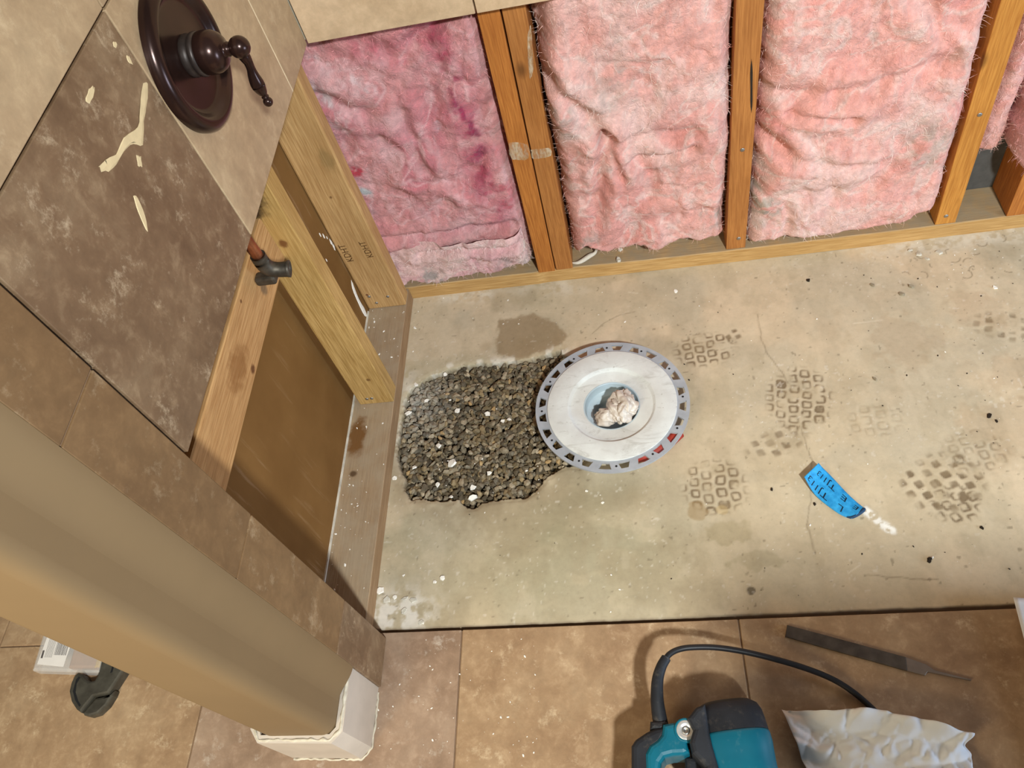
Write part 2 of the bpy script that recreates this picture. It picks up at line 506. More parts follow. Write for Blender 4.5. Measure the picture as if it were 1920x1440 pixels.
Cc = mixc(Cc, 0.42 * sstep(0.50, 0.66, cl1) * sstep(1.0, 0.3, X), lin(146, 132, 104))
Cc = mixc(Cc, 0.15 * sstep(0.54, 0.70, cl2), lin(150, 134, 106))
Cc = mixc(Cc, 0.20 * sstep(0.40, 0.28, cl2), lin(206, 192, 166))
# wet patch above the gravel
wet = poly_sd(X + 2.0 * wx, Y + 2.0 * wy, [(0.1982, -0.1815), (0.2010, -0.1285), (0.2032, -0.0887), (0.2333, -0.0958), (0.2806, -0.0843), (0.3217, -0.1108), (0.3580, -0.1533), (0.3384, -0.1750), (0.2929, -0.1931), (0.2416, -0.2008)])
Cc = mixc(Cc, 0.72 * sstep(0.006, -0.004, wet), lin(138, 116, 84))
wet2 = np.hypot((X - 0.178), (Y + 0.162)) - 0.012
Cc = mixc(Cc, 0.3 * sstep(0.008, -0.006, wet2), lin(138, 116, 84))
damp = np.exp(-((np.abs(hole) / 0.03) ** 2)) * (Y < -0.40)
Cc = mixc(Cc, 0.45 * damp * sstep(0.3, 0.6, fbm(X * 20, Y * 20, 44, 4)), lin(134, 116, 88))
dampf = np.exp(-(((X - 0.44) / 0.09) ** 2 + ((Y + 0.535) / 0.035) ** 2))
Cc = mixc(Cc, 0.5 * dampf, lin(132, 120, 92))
# cracks
Hc = np.zeros(X.shape)
for pl in ([(0.7437, -0.1513), (0.7425, -0.2087), (0.7470, -0.2464), (0.7637, -0.2870), (0.7769, -0.3259)],
           [(0.7798, -0.4210), (0.7876, -0.4906), (0.7722, -0.5659), (0.7581, -0.6149), (0.7605, -0.6677)],
           [(0.4066, -0.1554), (0.4357, -0.1306), (0.4646, -0.1157), (0.4987, -0.1102)], [(0.8292, -0.7062), (0.9379, -0.7206)]):
    d = line_d(X + wx * 0.5, Y + wy * 0.5, pl)
    Cc = mixc(Cc, 0.45 * np.exp(-(d / 0.0013) ** 2), lin(112, 94, 70))
# boot prints: dusty outlines of square lugs
def boot(cx, cy, ang, rx, ry, pitch, style, strength, seed):
    global Cc, Hc
    dx, dy = X - cx, Y - cy
    ca, sa = math.cos(ang), math.sin(ang)
    u = dx * ca + dy * sa; v_ = -dx * sa + dy * ca
    u = u + (fbm(X * 30, Y * 30, seed, 2) - 0.5) * 0.007
    v_ = v_ + (fbm(X * 30, Y * 30, seed + 9, 2) - 0.5) * 0.007
    env = sstep(1.15, 0.72, np.sqrt((dx * ca + dy * sa) ** 2 / rx ** 2 + (-dx * sa + dy * ca) ** 2 / ry ** 2))
    ju = np.floor(u / pitch); v2 = v_ + (ju % 2) * pitch * 0.45
    lu = (u / pitch - ju - 0.5) * pitch; lv = (v2 / pitch - np.floor(v2 / pitch) - 0.5) * pitch
    h = pitch * 0.30
    qx = np.abs(lu) - h * 0.55; qy = np.abs(lv) - h * 0.55
    sd = np.hypot(np.maximum(qx, 0), np.maximum(qy, 0)) + np.minimum(np.maximum(qx, qy), 0) - h * 0.45
    cellr = vnoise(ju * 3.7 + 0.5, np.floor(v2 / pitch) * 5.1 + 0.5, seed + 4)
    if style == 'ring':
        k = np.exp(-(sd / 0.0021) ** 2)
        k = np.maximum(k, 0.6 * (sd < 0) * sstep(0.72, 0.9, cellr))
    else:
        k = sstep(0.002, -0.002, sd) * (0.6 + 0.4 * fbm(X * 120, Y * 120, seed, 2))
    k = k * env * sstep(0.22, 0.55, fbm(X * 45, Y * 45, seed + 2, 3)) * (0.55 + 0.6 * cellr)
    Cc = mixc(Cc, np.clip(1.5 * k * strength, 0, 0.88), lin(114, 95, 70))
    Cc = mixc(Cc, 0.25 * env * sstep(0.5, 0.65, fbm(X * 40, Y * 40, seed + 6, 3)), lin(160, 140, 106))
    Hc += -0.0007 * k
boot(*(0.6315, -0.2255), 0.05, 0.062, 0.042, 0.023, 'ring', 0.95, 101)
boot(*(0.6904, -0.1966), 0.35, 0.022, 0.014, 0.018, 'blob', 0.7, 102)
boot(*(0.7902, -0.3613), -0.15, 0.060, 0.072, 0.023, 'ring', 1.15, 103)
boot(*(0.7331, -0.4483), 0.3, 0.060, 0.030, 0.023, 'blob', 0.62, 104)
boot(*(0.6142, -0.5301), 0.02, 0.058, 0.055, 0.023, 'ring', 0.85, 105)
boot(*(0.9888, -0.5519), 0.35, 0.072, 0.055, 0.023, 'blob', 1.0, 106)
boot(*(0.9963, -0.5921), 0.35, 0.040, 0.035, 0.023, 'ring', 0.9, 107)
boot(*(1.0564, -0.4958), 0.1, 0.055, 0.045, 0.022, 'ring', 0.45, 108)
boot(*(0.9091, -0.4200), 0.0, 0.05, 0.035, 0.024, 'ring', 0.22, 109)
boot(*(1.1825, -0.2403), -0.3, 0.065, 0.035, 0.020, 'blob', 0.6, 110)
# brownish mud stain and ring below one print, dark pock, right-hand staining
def blot(px, rad, k, col, seed, sx=1.0, sy=1.0):
    global Cc
    d = np.hypot((X - px[0]) / sx, (Y - px[1]) / sy) + (fbm(X * 50, Y * 50, seed, 3) - 0.5) * rad * 1.2
    Cc = mixc(Cc, k * sstep(rad, rad * 0.7, d), col)
blot((0.5795, -0.5747), 0.017, 0.5, lin(150, 122, 78), 61)
blot((0.6226, -0.5757), 0.010, 0.4, lin(196, 170, 118), 62)
blot((0.6496, -0.7234), 0.008, 0.8, lin(84, 74, 56), 63)
blot((0.6215, -0.6208), 0.03, 0.35, lin(140, 126, 88), 64, 1.4, 0.8)
blot((0.6674, -0.6718), 0.03, 0.3, lin(136, 124, 90), 65, 1.6, 0.6)
for k, (pp, r) in enumerate((((1.1656, -0.3459), 0.05), ((1.1114, -0.4529), 0.07), ((1.1424, -0.1933), 0.06), ((1.0036, -0.2527), 0.07))):
    blot(pp, r, 0.22, lin(160, 130, 98), 70 + k)
blot((0.8896, -0.3384), 0.024, 0.15, lin(160, 142, 112), 77)
# pale scratches, plaster dust beside the plates and in the corner
for pl in ([(0.9191, -0.1972), (0.9734, -0.1965)], [(0.8055, -0.7023), (0.8262, -0.6898)], [(0.4885, -0.0537), (0.5087, -0.0597)]):
    Cc = mixc(Cc, 0.5 * np.exp(-(line_d(X, Y, pl) / 0.0012) ** 2), lin(226, 214, 190))
dz = np.exp(-(np.hypot((X - 0.045) / 0.055, (Y + 0.735) / 0.035)) ** 2)
Cc = mixc(Cc, np.clip(1.5 * dz * sstep(0.35, 0.6, fbm(X * 70, Y * 70, 81, 4)), 0, 0.9), lin(222, 214, 200))
dz = np.exp(-(np.hypot((X - 0.012) / 0.022, (Y + 0.30) / 0.12)) ** 2)
Cc = mixc(Cc, np.clip(0.7 * dz * sstep(0.35, 0.6, fbm(X * 60, Y * 60, 82, 4)), 0, 0.8), lin(212, 204, 188))
dz = np.exp(-(np.abs(hole) / 0.012) ** 2) * (Y > -0.25) * (X > 0.06)
Cc = mixc(Cc, np.clip(0.85 * dz * sstep(0.42, 0.6, fbm(X * 60, Y * 60, 83, 4)), 0, 0.8), lin(216, 208, 192))
dz = np.exp(-((Y + 0.015) / 0.022) ** 2) * sstep(0.42, 0.62, fbm(X * 9, Y * 9, 84, 3))
Cc = mixc(Cc, np.clip(0.6 * dz * sstep(0.35, 0.6, fbm(X * 80, Y * 80, 85, 4)), 0, 0.7), lin(220, 212, 196))
speck = sstep(0.80, 0.86, fbm(X * 150, Y * 150, 86, 2)) * sstep(0.35, 0.55, fbm(X * 5, Y * 5, 87, 2))
Cc = mixc(Cc, 0.3 * speck, lin(226, 218, 204))
dk = sstep(0.85, 0.91, fbm(X * 130, Y * 130, 88, 2))
Cc = mixc(Cc, 0.45 * dk, lin(92, 78, 58))
# powder trail at the end of the tape
pw = line_d(X + wx * 0.6, Y + wy * 0.6, [(0.8555, -0.5920), (0.8736, -0.6176), (0.8885, -0.6329)])
Cc = mixc(Cc, np.clip(1.3 * sstep(0.0105, 0.003, pw) * sstep(0.30, 0.55, fbm(X * 130, Y * 130, 89, 3)), 0, 0.95), lin(240, 236, 226))
pw = line_d(X, Y, [(0.8808, -0.6229), (0.8922, -0.6313)])
Cc = mixc(Cc, np.clip(1.2 * sstep(0.005, 0.001, pw), 0, 1), lin(246, 242, 232))
# curled tie-wire marks near the back plate
for k in range(16):
    cx = 1.0 + 0.27 * rng.random(); cy = -0.02 - 0.085 * rng.random()
    r = 0.006 + 0.006 * rng.random(); a0 = rng.random() * 6.28; sp_ = 1.0 + 2.5 * rng.random()
    ang = np.mod(np.arctan2(Y - cy, X - cx) - a0, 2 * np.pi)
    rr = np.abs(np.hypot(X - cx, Y - cy) - r)
    Cc = mixc(Cc, 0.6 * np.exp(-(rr / 0.0012) ** 2) * (ang < sp_), lin(104, 88, 66))

Z = (fbm(X * 12, Y * 12, 90, 4) - 0.5) * 0.0022 + Hc
Z = np.where(hole < 0, Z - 0.036 * sstep(0.0, -0.004, hole), Z - 0.002 * sstep(0.010, 0.0, hole))
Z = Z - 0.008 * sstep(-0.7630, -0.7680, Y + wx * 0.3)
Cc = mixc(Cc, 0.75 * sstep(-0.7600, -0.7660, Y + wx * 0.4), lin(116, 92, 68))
Z = Z - 0.045 * sstep(0.066, 0.062, np.hypot(X - 0.4405, Y + 0.3555))
Cc = mixc(Cc, 0.7 * sstep(0.001, -0.003, hole), lin(70, 58, 44))
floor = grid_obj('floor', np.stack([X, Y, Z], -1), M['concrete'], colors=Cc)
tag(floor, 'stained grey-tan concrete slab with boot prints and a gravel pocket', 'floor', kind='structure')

# slab and mortar bed under everything, grout level just below the tile tops
slab = box('slab', -0.004, 1.9, -0.774, 0.6, -0.12, -0.05, M['concrete_plain'], floor)
box('mortar_bed', -1.7, 1.9, -1.75, -0.774, -0.12, 0.0075, M['grout'], floor)
box('mortar_bed', -1.7, -0.004, -0.774, 0.6, -0.12, -0.0035, M['grout'], floor)
box('mortar_bed', -1.7, -0.11, -0.774, -0.1, -0.02, 0.0075, M['grout'], floor)
box('slab', 1.416, 1.9, -0.774, 0.1, -0.06, 0.0, M['concrete_plain'], floor)
box('slab', -0.004, 1.416, 0.002, 0.2, -0.06, -0.002, M['concrete_plain'], floor)
G = 0.0024
tx = [-1.658, -1.203, -0.748, -0.293, 0.1645, 0.6225, 1.079, 1.535]
for i in range(len(tx) - 1):
    for j, (y0, y1) in enumerate(((-1.228, -0.772), (-1.684, -1.228))):
        x0, x1 = tx[i] + G / 2, tx[i + 1] - G / 2
        mt = M['floor_tile_dusty'] if (i == 3 and j == 0) else M['floor_tile']
        bm = box_bm(x0, x1, y0 + G / 2, y1 - G / 2, 0.001, 0.0102, 0.0012, 2)
        bm_obj('tile', bm, mt, floor)
for i in range(3):
    x1 = tx[i + 1] - G / 2
    bm_obj('tile', box_bm(tx[i] + G / 2, x1, -0.772 + G / 2, -0.317, 0.001, 0.0102, 0.0012, 2), M['floor_tile'], floor)
bm_obj('tile', box_bm(tx[3] + G / 2, -0.106, -0.772 + G / 2, -0.317, 0.001, 0.0102, 0.0012, 2), M['floor_tile'], floor)

# ------------------------------------------------------------------ back wall
back = box('wall_back', -0.12, 1.6, 0.089, 0.105, -0.0, 1.75, simple('sheathing', lin(92, 91, 88), 0.85, 0.15, bump=0.4))
tag(back, 'open stud wall with dark sheathing behind pink insulation', 'wall', kind='structure')
# sole plate, a little warped along its top front edge
def plate_grid():
    n_ = 60
    verts = []; faces = []
    for i in range(n_ + 1):
        x = -0.118 + (1.42 + 0.118) * i / n_
        dy = 0.004 * math.sin(x * 5.2 + 0.4) * (x > 0.3)
        dzz = 0.0015 * math.sin(x * 9)
        for (y, z) in ((0.0 + dy * 0.6, 0.0), (0.0 + dy, 0.0365 + dzz), (0.0015 + dy, 0.038 + dzz), (0.088, 0.038), (0.088, 0.0)):
            verts.append((x, y, z))
    for i in range(n_):
        for k in range(4):
            a = i * 5 + k
            faces.append((a, a + 5, a + 6, a + 1))
    faces.append((0, 1, 2, 3, 4)); faces.append(tuple(n_ * 5 + k for k in (4, 3, 2, 1, 0)))
    return verts, faces
v_, f_ = plate_grid()
mesh_obj('sole_plate', v_, f_, M['plate_back'], back)
ZT = 1.30
def stud(b0, b1, t0, t1, zt, mat, y0=0.0, y1=0.0885, yt=None):
    """x at the foot and at height zt, run up to ZT."""
    k = (ZT - 0.038) / (zt - 0.038)
    return leaning_box('stud', b0, b1, b0 + (t0 - b0) * k, b1 + (t1 - b1) * k, y0, y1, 0.0385, ZT, mat, back)
s_a = stud(0.2990, 0.3355, 0.3040, 0.3405, 0.649, M['wood_orange'], -0.003)
s_b = stud(0.3375, 0.3745, 0.3435, 0.3815, 0.649, M['wood_orange2'], -0.001)
s_c = stud(0.7005, 0.7395, 0.7035, 0.7465, 0.594, M['wood_orange2'])
s_d = stud(1.1105, 1.1490, 1.1000, 1.1400, 0.520, M['wood_gold'])
s_e = stud(1.2430, 1.2810, 1.2400, 1.2780, 0.300, M['wood_orange'])
# long drying split in the single stud
def sliver(name, p0, p1, w, mat, parent, y):
    a = np.array(p0); b = np.array(p1); d = (b - a); L = np.linalg.norm(d); d /= L; q = np.array([-d[1], d[0]])
    L1 = []; L2 = []
    for k in range(9):
        t = k / 8; h = w * math.sin(math.pi * min(1, max(0, t))) ** 0.7 * (1 + 0.25 * math.sin(9 * t))
        c_ = a + d * L * t
        L1.append(c_ + q * h); L2.append(c_ - q * h)
    pts = L1 + L2[::-1]
    verts = [(p[0], y, p[1]) for p in pts] + [(p[0], y + 0.0012, p[1]) for p in pts]
    n_ = len(pts)
    faces = [tuple(range(n_))] + [(i, (i + 1) % n_, n_ + (i + 1) % n_, n_ + i) for i in range(n_)]
    return mesh_obj(name, verts, faces, mat, parent)
pc0 = (0.7311, 0.0000, 0.4869); pc1 = (0.7361, 0.0000, 0.3785)
sliver('drying_split', (pc0[0], pc0[2]), (pc1[0], pc1[2]), 0.0022, M['dark_void'], back, -0.0004)
def patch(name, pts, mat, parent, mapf, thick=0.0008, seed=1, sub=3, wob=0.15):
    """A thin ragged smear: outline in 2-D mapped on to a surface by mapf(u, v, height)."""
    rnd = random.Random(seed)
    c_ = spline(list(pts) + [pts[0]], len(pts) * sub)[:-1]
    cen = np.mean(np.array(c_), 0)
    out = [cen + (p - cen) * (1 + wob * (rnd.random() - 0.5)) for p in c_]
    inn = [cen + (p - cen) * 0.82 for p in out]
    n_ = len(out)
    verts = [mapf(p[0], p[1], 0.0001) for p in out] + [mapf(p[0], p[1], thick) for p in inn]
    faces = [(i, (i + 1) % n_, n_ + (i + 1) % n_, n_ + i) for i in range(n_)] + [tuple(n_ + i for i in range(n_))]
    bm = bmesh.new()
    vv = [bm.verts.new(q) for q in verts]
    for f in faces: bm.faces.new([vv[i] for i in f])
    bmesh.ops.triangulate(bm, faces=[f for f in bm.faces if len(f.verts) > 4])
    bmesh.ops.recalc_face_normals(bm, faces=bm.faces[:])
    return bm_obj(name, bm, mat, parent)
onback = lambda yy: (lambda u, v, h: (u, yy - h, v))
M['compound'] = None
n = NT('compound', 0.9, 0.1)
vv_ = n.coord()
n.color(n.ramp(n.noise(vv_, 90, 5), [(0.35, lin(198, 165, 122)), (0.6, lin(214, 196, 168))]))
n.link(n.ramp(n.noise(n.coord((160, 160, 30)), 1.0, 5, 0.7), [(0.40, 0.05), (0.62, 0.75)]), n.b.inputs['Alpha'])
M['compound'] = n.m
for pts, yy, sd in (([(0.3031, 0.3956), (0.3360, 0.3848), (0.3342, 0.3528), (0.3138, 0.3527), (0.3009, 0.3601)], -0.0033, 1),
                    ([(0.3412, 0.3691), (0.3732, 0.3682), (0.3754, 0.3504), (0.3515, 0.3471), (0.3401, 0.3517)], -0.0013, 2),
                    ([(0.3756, 0.5945), (0.3839, 0.6116), (0.3816, 0.5839), (0.3748, 0.5358), (0.3659, 0.5169), (0.3695, 0.5569)], -0.0013, 3)):
    patch('joint_compound', pts, M['compound'], back, onback(yy), 0.0004, sd, 4, 0.12)
def nail(p, axis, parent, r=0.0042):
    return lathe('nail', [(0.0001, 0.0012), (r * 0.7, 0.0011), (r, 0.0004), (r, -0.001)], p, axis, M['steel'], parent, 14)
for u in ((0.7249, 0.0000, 0.0684), (1.1267, 0.0000, 0.0610), (0.7237, 0.0000, 0.2995), (1.1255, 0.0000, 0.3041)):
    nail((u[0], -0.0002, u[2]), (0, -1, 0), back)

# tile above the cut line, with its backer board
TZ = 0.663
GT = 0.0028
box('backer_board', 0.02, 1.42, -0.0205, -0.0045, TZ + 0.002, 1.62, M['backer'], back)
rows = [(TZ, 0.9735), (0.9735 + GT, 1.286), (1.286 + GT, 1.60)]
bx = [0.0305, 0.3085, 0.614, 0.919, 1.224, 1.42]
for (z0, z1) in rows:
    for i in range(5):
        bm_obj('tile', box_bm(bx[i] + GT / 2, bx[i + 1] - GT / 2, -0.0305, -0.0205, z0, z1, 0.0010, 2), M['wall_tile_back'], back)

# ------------------------------------------------------------------ left wall
left = box('wall_left', -0.105, -0.0895, -0.80, 0.089, 0.0, 1.62, M['kraft'])
tag(left, 'opened stud wall with tan tile above and brown drywall paper behind', 'wall', kind='structure')
box('drywall_edge', -0.0896, -0.0868, -0.782, -0.06, 0.0383, 0.0425, M['gypsum'], left)
lp = box('sole_plate', -0.0890, -0.0005, -0.778, -0.0025, 0.0005, 0.038, M['plate_left'], left, 0.0012, 1)
cs = leaning_box('stud', -0.0885, 0.0, -0.0885, 0.0, -0.053, -0.0145, 0.0385, ZT, M['wood_corner'], left, 0.004)
st2 = leaning_box('stud', -0.0730, 0.0, -0.0690, 0.003, -0.3095, -0.271, 0.0385, ZT, M['wood_stud'], left, 0.002)
blk = box('blocking', -0.0765, -0.038, -0.80, -0.3100, 0.4755, 0.5645, M['wood_block'], left, 0.0018, 1)
end_blk = box('stud', -0.0885, 0.0, -0.86, -0.805, 0.0385, ZT, M['wood_stud'], left, 0.002)
bl = box('backer_board', 0.0035, 0.0195, -0.782, -0.031, TZ + 0.002, 1.62, M['backer'], left)
lx = [(-0.1535, -0.0310), (-0.4560, -0.1535), (-0.7810, -0.4560)]
for r, (z0, z1) in enumerate(rows):
    for k, (y0, y1) in enumerate(lx):
        mt = M['wall_tile_dark'] if (r == 0 and k == 2) else M['wall_tile']
        g0 = 0.0008 if k < 2 else GT
        bm_obj('tile', box_bm(0.0195, 0.0300, y0 + g0, y1 - (GT / 2 if k else 0), z0, z1, 0.0010, 2), mt, left)
# pale joint line between the two tiles beside the corner
box('grout_line', 0.0196, 0.0297, -0.1547, -0.1523, TZ, 1.6, simple('pale_grout', lin(226, 206, 170), 0.9, 0.1), left)
# narrow trim tiles running down to the floor
tz = [0.0105, 0.207, 0.516, 0.825, 1.134, 1.443]
for k in range(5):
    mt = M['trim_tile'] if k else M['wall_tile_dark']
    bm_obj('trim_tile', box_bm(0.0160, 0.0305, -0.8640, -0.7830, tz[k] + 0.0012, tz[k + 1] - 0.0012, 0.0012, 2), mt, left)
box('trim_bed', 0.0, 0.0285, -0.8625, -0.7835, 0.0105, 1.44, M['grout'], left)
# painted end of the wall with rounded corners
pts = [(0.014, -0.8625)]
for k in range(9):
    t = math.radians(90 * k / 8); pts.append((-0.006 + 0.020 * math.cos(t), -0.942 - 0.020 * math.sin(t)))
for k in range(9):
    t = math.radians(90 + 90 * k / 8); pts.append((-0.0865 + 0.0185 * math.cos(t), -0.9435 - 0.0185 * math.sin(t)))
pts += [(-0.105, -0.8625)]
we = prism('painted_end', pts, 0.0105, 1.62, M['paint'], left)
_b = bmesh.new(); _b.from_mesh(we.data)          # open ends, so the rounded corners keep level normals
bmesh.ops.delete(_b, geom=[f for f in _b.faces if len(f.verts) > 4], context='FACES_ONLY')
_b.to_mesh(we.data); _b.free()
for p in we.data.polygons: p.use_smooth = p.area < 0.02
box('drywall_face', -0.107, -0.105, -0.8625, 0.089, 0.0105, 1.62, M['paint'], left)
# fillet where paint meets the trim tile
fp = [(0.0300 - 0.0161 * (0.5 - 0.5 * math.cos(math.pi * k / 10)), -0.8642 - 0.052 * k / 10) for k in range(11)]
fil = mesh_obj('joint_bead', [(x_, y_, z_) for z_ in (0.14, 1.45) for x_, y_ in fp], [(k, k + 11, k + 12, k + 1) for k in range(10)], M['paint'], left, True)

# baseboard wrapped round the end of the wall
def off(poly_out, poly_in, z0, z1, name, mat, parent, z1in=None):
    n_ = len(poly_out)
    z1in = z1 if z1in is None else z1in
    verts = [(p[0], p[1], z0) for p in poly_out] + [(p[0], p[1], z1) for p in poly_out] + \
            [(p[0], p[1], z1in) for p in poly_in] + [(p[0], p[1], z0) for p in poly_in]
    faces = []
    for i in range(n_ - 1):
        for k in range(3):
            faces.append((k * n_ + i, k * n_ + i + 1, (k + 1) * n_ + i + 1, (k + 1) * n_ + i))
        faces.append((3 * n_ + i, 3 * n_ + i + 1, i + 1, i))
    faces.append((0, n_, 2 * n_, 3 * n_)); faces.append((n_ - 1, 4 * n_ - 1, 3 * n_ - 1, 2 * n_ - 1))
    bm = bmesh.new(); vv = [bm.verts.new(q) for q in verts]
    for f in faces: bm.faces.new([vv[i] for i in f])
    bmesh.ops.recalc_face_normals(bm, faces=bm.faces[:])
    return bm_obj(name, bm, mat, parent)
bo = [(0.0262, -0.8645), (0.0262, -0.957), (0.011, -0.9735), (-0.107, -0.9715), (-0.1225, -0.952), (-0.1225, -0.60)]
bi = [(0.0145, -0.8645), (0.0145, -0.951), (0.006, -0.9605), (-0.104, -0.9605), (-0.1085, -0.948), (-0.1085, -0.60)]
base = off(bo, bi, 0.0105, 0.138, 'baseboard_left', M['white_paint'], None)
tag(base, 'white painted baseboard wrapped around the foot of the wall end', 'baseboard', kind='structure')
# crumbling paint and caulk along its top and bottom edges
bo2 = [(p[0] * 1.0, p[1]) for p in bo]
def bead(name, path, z, r, mat, parent, seed, amp):
    rnd = random.Random(seed); P_ = []
    for (a, b) in zip(path[:-1], path[1:]):
        L = math.hypot(b[0] - a[0], b[1] - a[1]); m_ = max(2, int(L / 0.006))
        for k in range(m_):
            t = k / m_
            P_.append((a[0] + (b[0] - a[0]) * t + rnd.uniform(-amp, amp), a[1] + (b[1] - a[1]) * t + rnd.uniform(-amp, amp),
                       z + rnd.uniform(-amp, amp) * 0.7, r * rnd.uniform(0.6, 1.25)))
    P_.append((path[-1][0], path[-1][1], z, r))
    return tube(name, P_, mat, parent, n=len(P_) * 2, seg=8)
bead('caulk_line', [((a[0] * .62 + b[0] * .38), (a[1] * .62 + b[1] * .38)) for a, b in zip(bo, bi)][:5], 0.1372, 0.0026, M['caulk'], base, 3, 0.0009)
bead('caulk_line', [(0.0275, -0.872), (0.0275, -0.957), (0.0115, -0.975), (-0.105, -0.973)], 0.0108, 0.0018, M['caulk'], base, 4, 0.0010)

# thin mortar smears left on the dark wall tile
onleft = lambda u, v, h: (0.0300 + h, u, v)
patch('mortar_smear', [(-0.4713, 0.9011), (-0.4664, 0.8957), (-0.4887, 0.8856), (-0.5081, 0.8817), (-0.5319, 0.8707), (-0.5437, 0.8818), (-0.5636, 0.8881), (-0.5917, 0.8912), (-0.6079, 0.9013), (-0.6051, 0.9060), (-0.5807, 0.8951), (-0.5501, 0.8949), (-0.5191, 0.8848), (-0.4972, 0.8920)], M['smear'], left, onleft, 0.0008, 5, 3, 0.08)
patch('mortar_smear', [(-0.5932, 0.8568), (-0.5891, 0.8515), (-0.5977, 0.8340), (-0.6092, 0.8235), (-0.6086, 0.8305), (-0.6004, 0.8477)], M['smear'], left, onleft, 0.0007, 6, 3, 0.1)
patch('mortar_smear', [(-0.5492, 0.9510), (-0.5403, 0.9476), (-0.5468, 0.9434), (-0.5616, 0.9430), (-0.5643, 0.9479)], M['smear'], left, onleft, 0.0006, 7, 3, 0.3)
patch('mortar_smear', [(-0.4688, 0.9325), (-0.4651, 0.9288), (-0.4677, 0.9219), (-0.4719, 0.9272)], M['smear'], left, onleft, 0.0006, 8, 3, 0.3)
patch('mortar_smear', [(-0.5505, 0.8737), (-0.5462, 0.8674), (-0.5541, 0.8616), (-0.5586, 0.8668)], M['smear'], left, onleft, 0.0004, 9, 3, 0.4)
patch('mortar_smear', [(-0.4740, 0.9513), (-0.4697, 0.9474), (-0.4763, 0.9457), (-0.4780, 0.9492)], M['smear'], left, onleft, 0.0005, 10, 3, 0.4)

# plaster flecks and a torn white edge on the brown paper
onpanel = lambda u, v, h: (-0.0895 + h, u, v)
for k, (q, r_) in enumerate((((-0.0808, 0.3046), .004), ((-0.0707, 0.2899), .005), ((-0.0623, 0.2769), .003), ((-0.0562, 0.2569), .007), ((-0.0547, 0.2461), .006), ((-0.1083, 0.2610), .003), ((-0.0572, 0.2394), .003))):
    patch('plaster_fleck', [(q[0] + r_ * 0.5 * math.cos(t), q[1] + r_ * 1.3 * math.sin(t)) for t in (0.3, 1.4, 2.6, 3.6, 4.7, 5.6)], M['plaster'], left, onpanel, 0.0008, 60 + k, 2, 0.5)
patch('torn_paper_edge', [(-0.0572, 0.1459), (-0.0629, 0.1246), (-0.0691, 0.0962), (-0.0669, 0.0568), (-0.0724, 0.0410), (-0.0821, 0.0512), (-0.0815, 0.0784), (-0.0772, 0.1095), (-0.0712, 0.1342)], M['plaster'], left, onpanel, 0.001, 71, 2, 0.03)

# nails at the feet of the side studs
for u in ((-0.0517, -0.3095, 0.0578), (-0.0412, -0.3095, 0.0581), (-0.0724, -0.0530, 0.0815), (-0.0317, -0.0530, 0.0745), (-0.0634, -0.0530, 0.0580)):
    nail((u[0], u[1] - 0.0003, u[2]), (0, -1, 0), left, 0.0035)

# unseen half-height partition, added behind the camera to shade the floor
shade_block = box('shade_partition', 0.93, 1.9, -1.64, -1.50, 0.0105, 1.12, M['paint'])
tag(shade_block, 'added half-height partition, out of view, that shades the tile floor', 'wall', kind='structure')

# ------------------------------------------------------------------ lettering helper
def text_verts(s, size, bold=False):
    cu = bpy.data.curves.new('lettering', 'FONT')
    cu.body = s; cu.size = size; cu.resolution_u = 3
    if bold: cu.offset = size * 0.018
    o = bpy.data.objects.new('lettering', cu); COL.objects.link(o)
    bpy.context.view_layer.update()
    me = bpy.data.meshes.new_from_object(o.evaluated_get(bpy.context.evaluated_depsgraph_get()))
    V = [tuple(v.co) for v in me.vertices]; Fc = [tuple(p.vertices) for p in me.polygons]
    bpy.data.objects.remove(o); bpy.data.curves.remove(cu); bpy.data.meshes.remove(me)
    return V, Fc

M['stamp'] = simple('stamp', lin(82, 54, 30), 0.8, 0.1, var=0.3, scale=300)
def stamp(s, p_start, p_end, y):
    V, Fc = text_verts(s, 1.0)
    w = max(q[0] for q in V)
    d = Vector((p_end[0] - p_start[0], 0, p_end[2] - p_start[2])); L = d.length; d.normalize()
    up = Vector((-d.z, 0, d.x)); sc = L / w
    O = Vector((p_start[0], y, p_start[2]))
    return mesh_obj('grade_stamp', [O + d * (q[0] * sc) + up * (q[1] * sc * 1.1) for q in V], Fc, M['stamp'], left)
stamp('KDHT', (-0.0194, -0.0534, 0.1992), (-0.0229, -0.0534, 0.2469), -0.0534)
stamp('KDHT', (-0.0645, -0.0534, 0.1942), (-0.0669, -0.0534, 0.2454), -0.0534)

# ------------------------------------------------------------------ copper stub
cp = empty('copper_pipe', (-0.012, -0.408, 0.55), 'short copper water stub with dark elbow in front of the wood blocking', 'pipe')
a = tube('pipe', [(-0.014, -0.412, 0.80, 0.0085), (-0.014, -0.412, 0.70, 0.0085), (-0.013, -0.410, 0.62, 0.0085), (-0.012, -0.409, 0.572, 0.0085)], M['copper'], None, 12, 18)
b = tube('elbow', [(-0.012, -0.409, 0.582, 0.0112), (-0.012, -0.409, 0.566, 0.0114), (-0.008, -0.408, 0.553, 0.0116), (0.003, -0.406, 0.546, 0.0112), (0.016, -0.404, 0.543, 0.0118)], M['dark_brass'], None, 20, 20)
b2 = lathe('elbow_mouth', [(0.0122, -0.004), (0.0128, 0.0), (0.0105, 0.0006), (0.0085, -0.004)], (0.0185, -0.4035, 0.5425), (0.97, 0.1, -0.2), M['dark_brass'], None, 24)
b3 = box('mounting_ear', -0.0378, -0.006, -0.417, -0.399, 0.526, 0.541, M['dark_brass'], None, 0.004, 2)
adopt(cp, a, b)
b2.parent = b; b3.parent = b

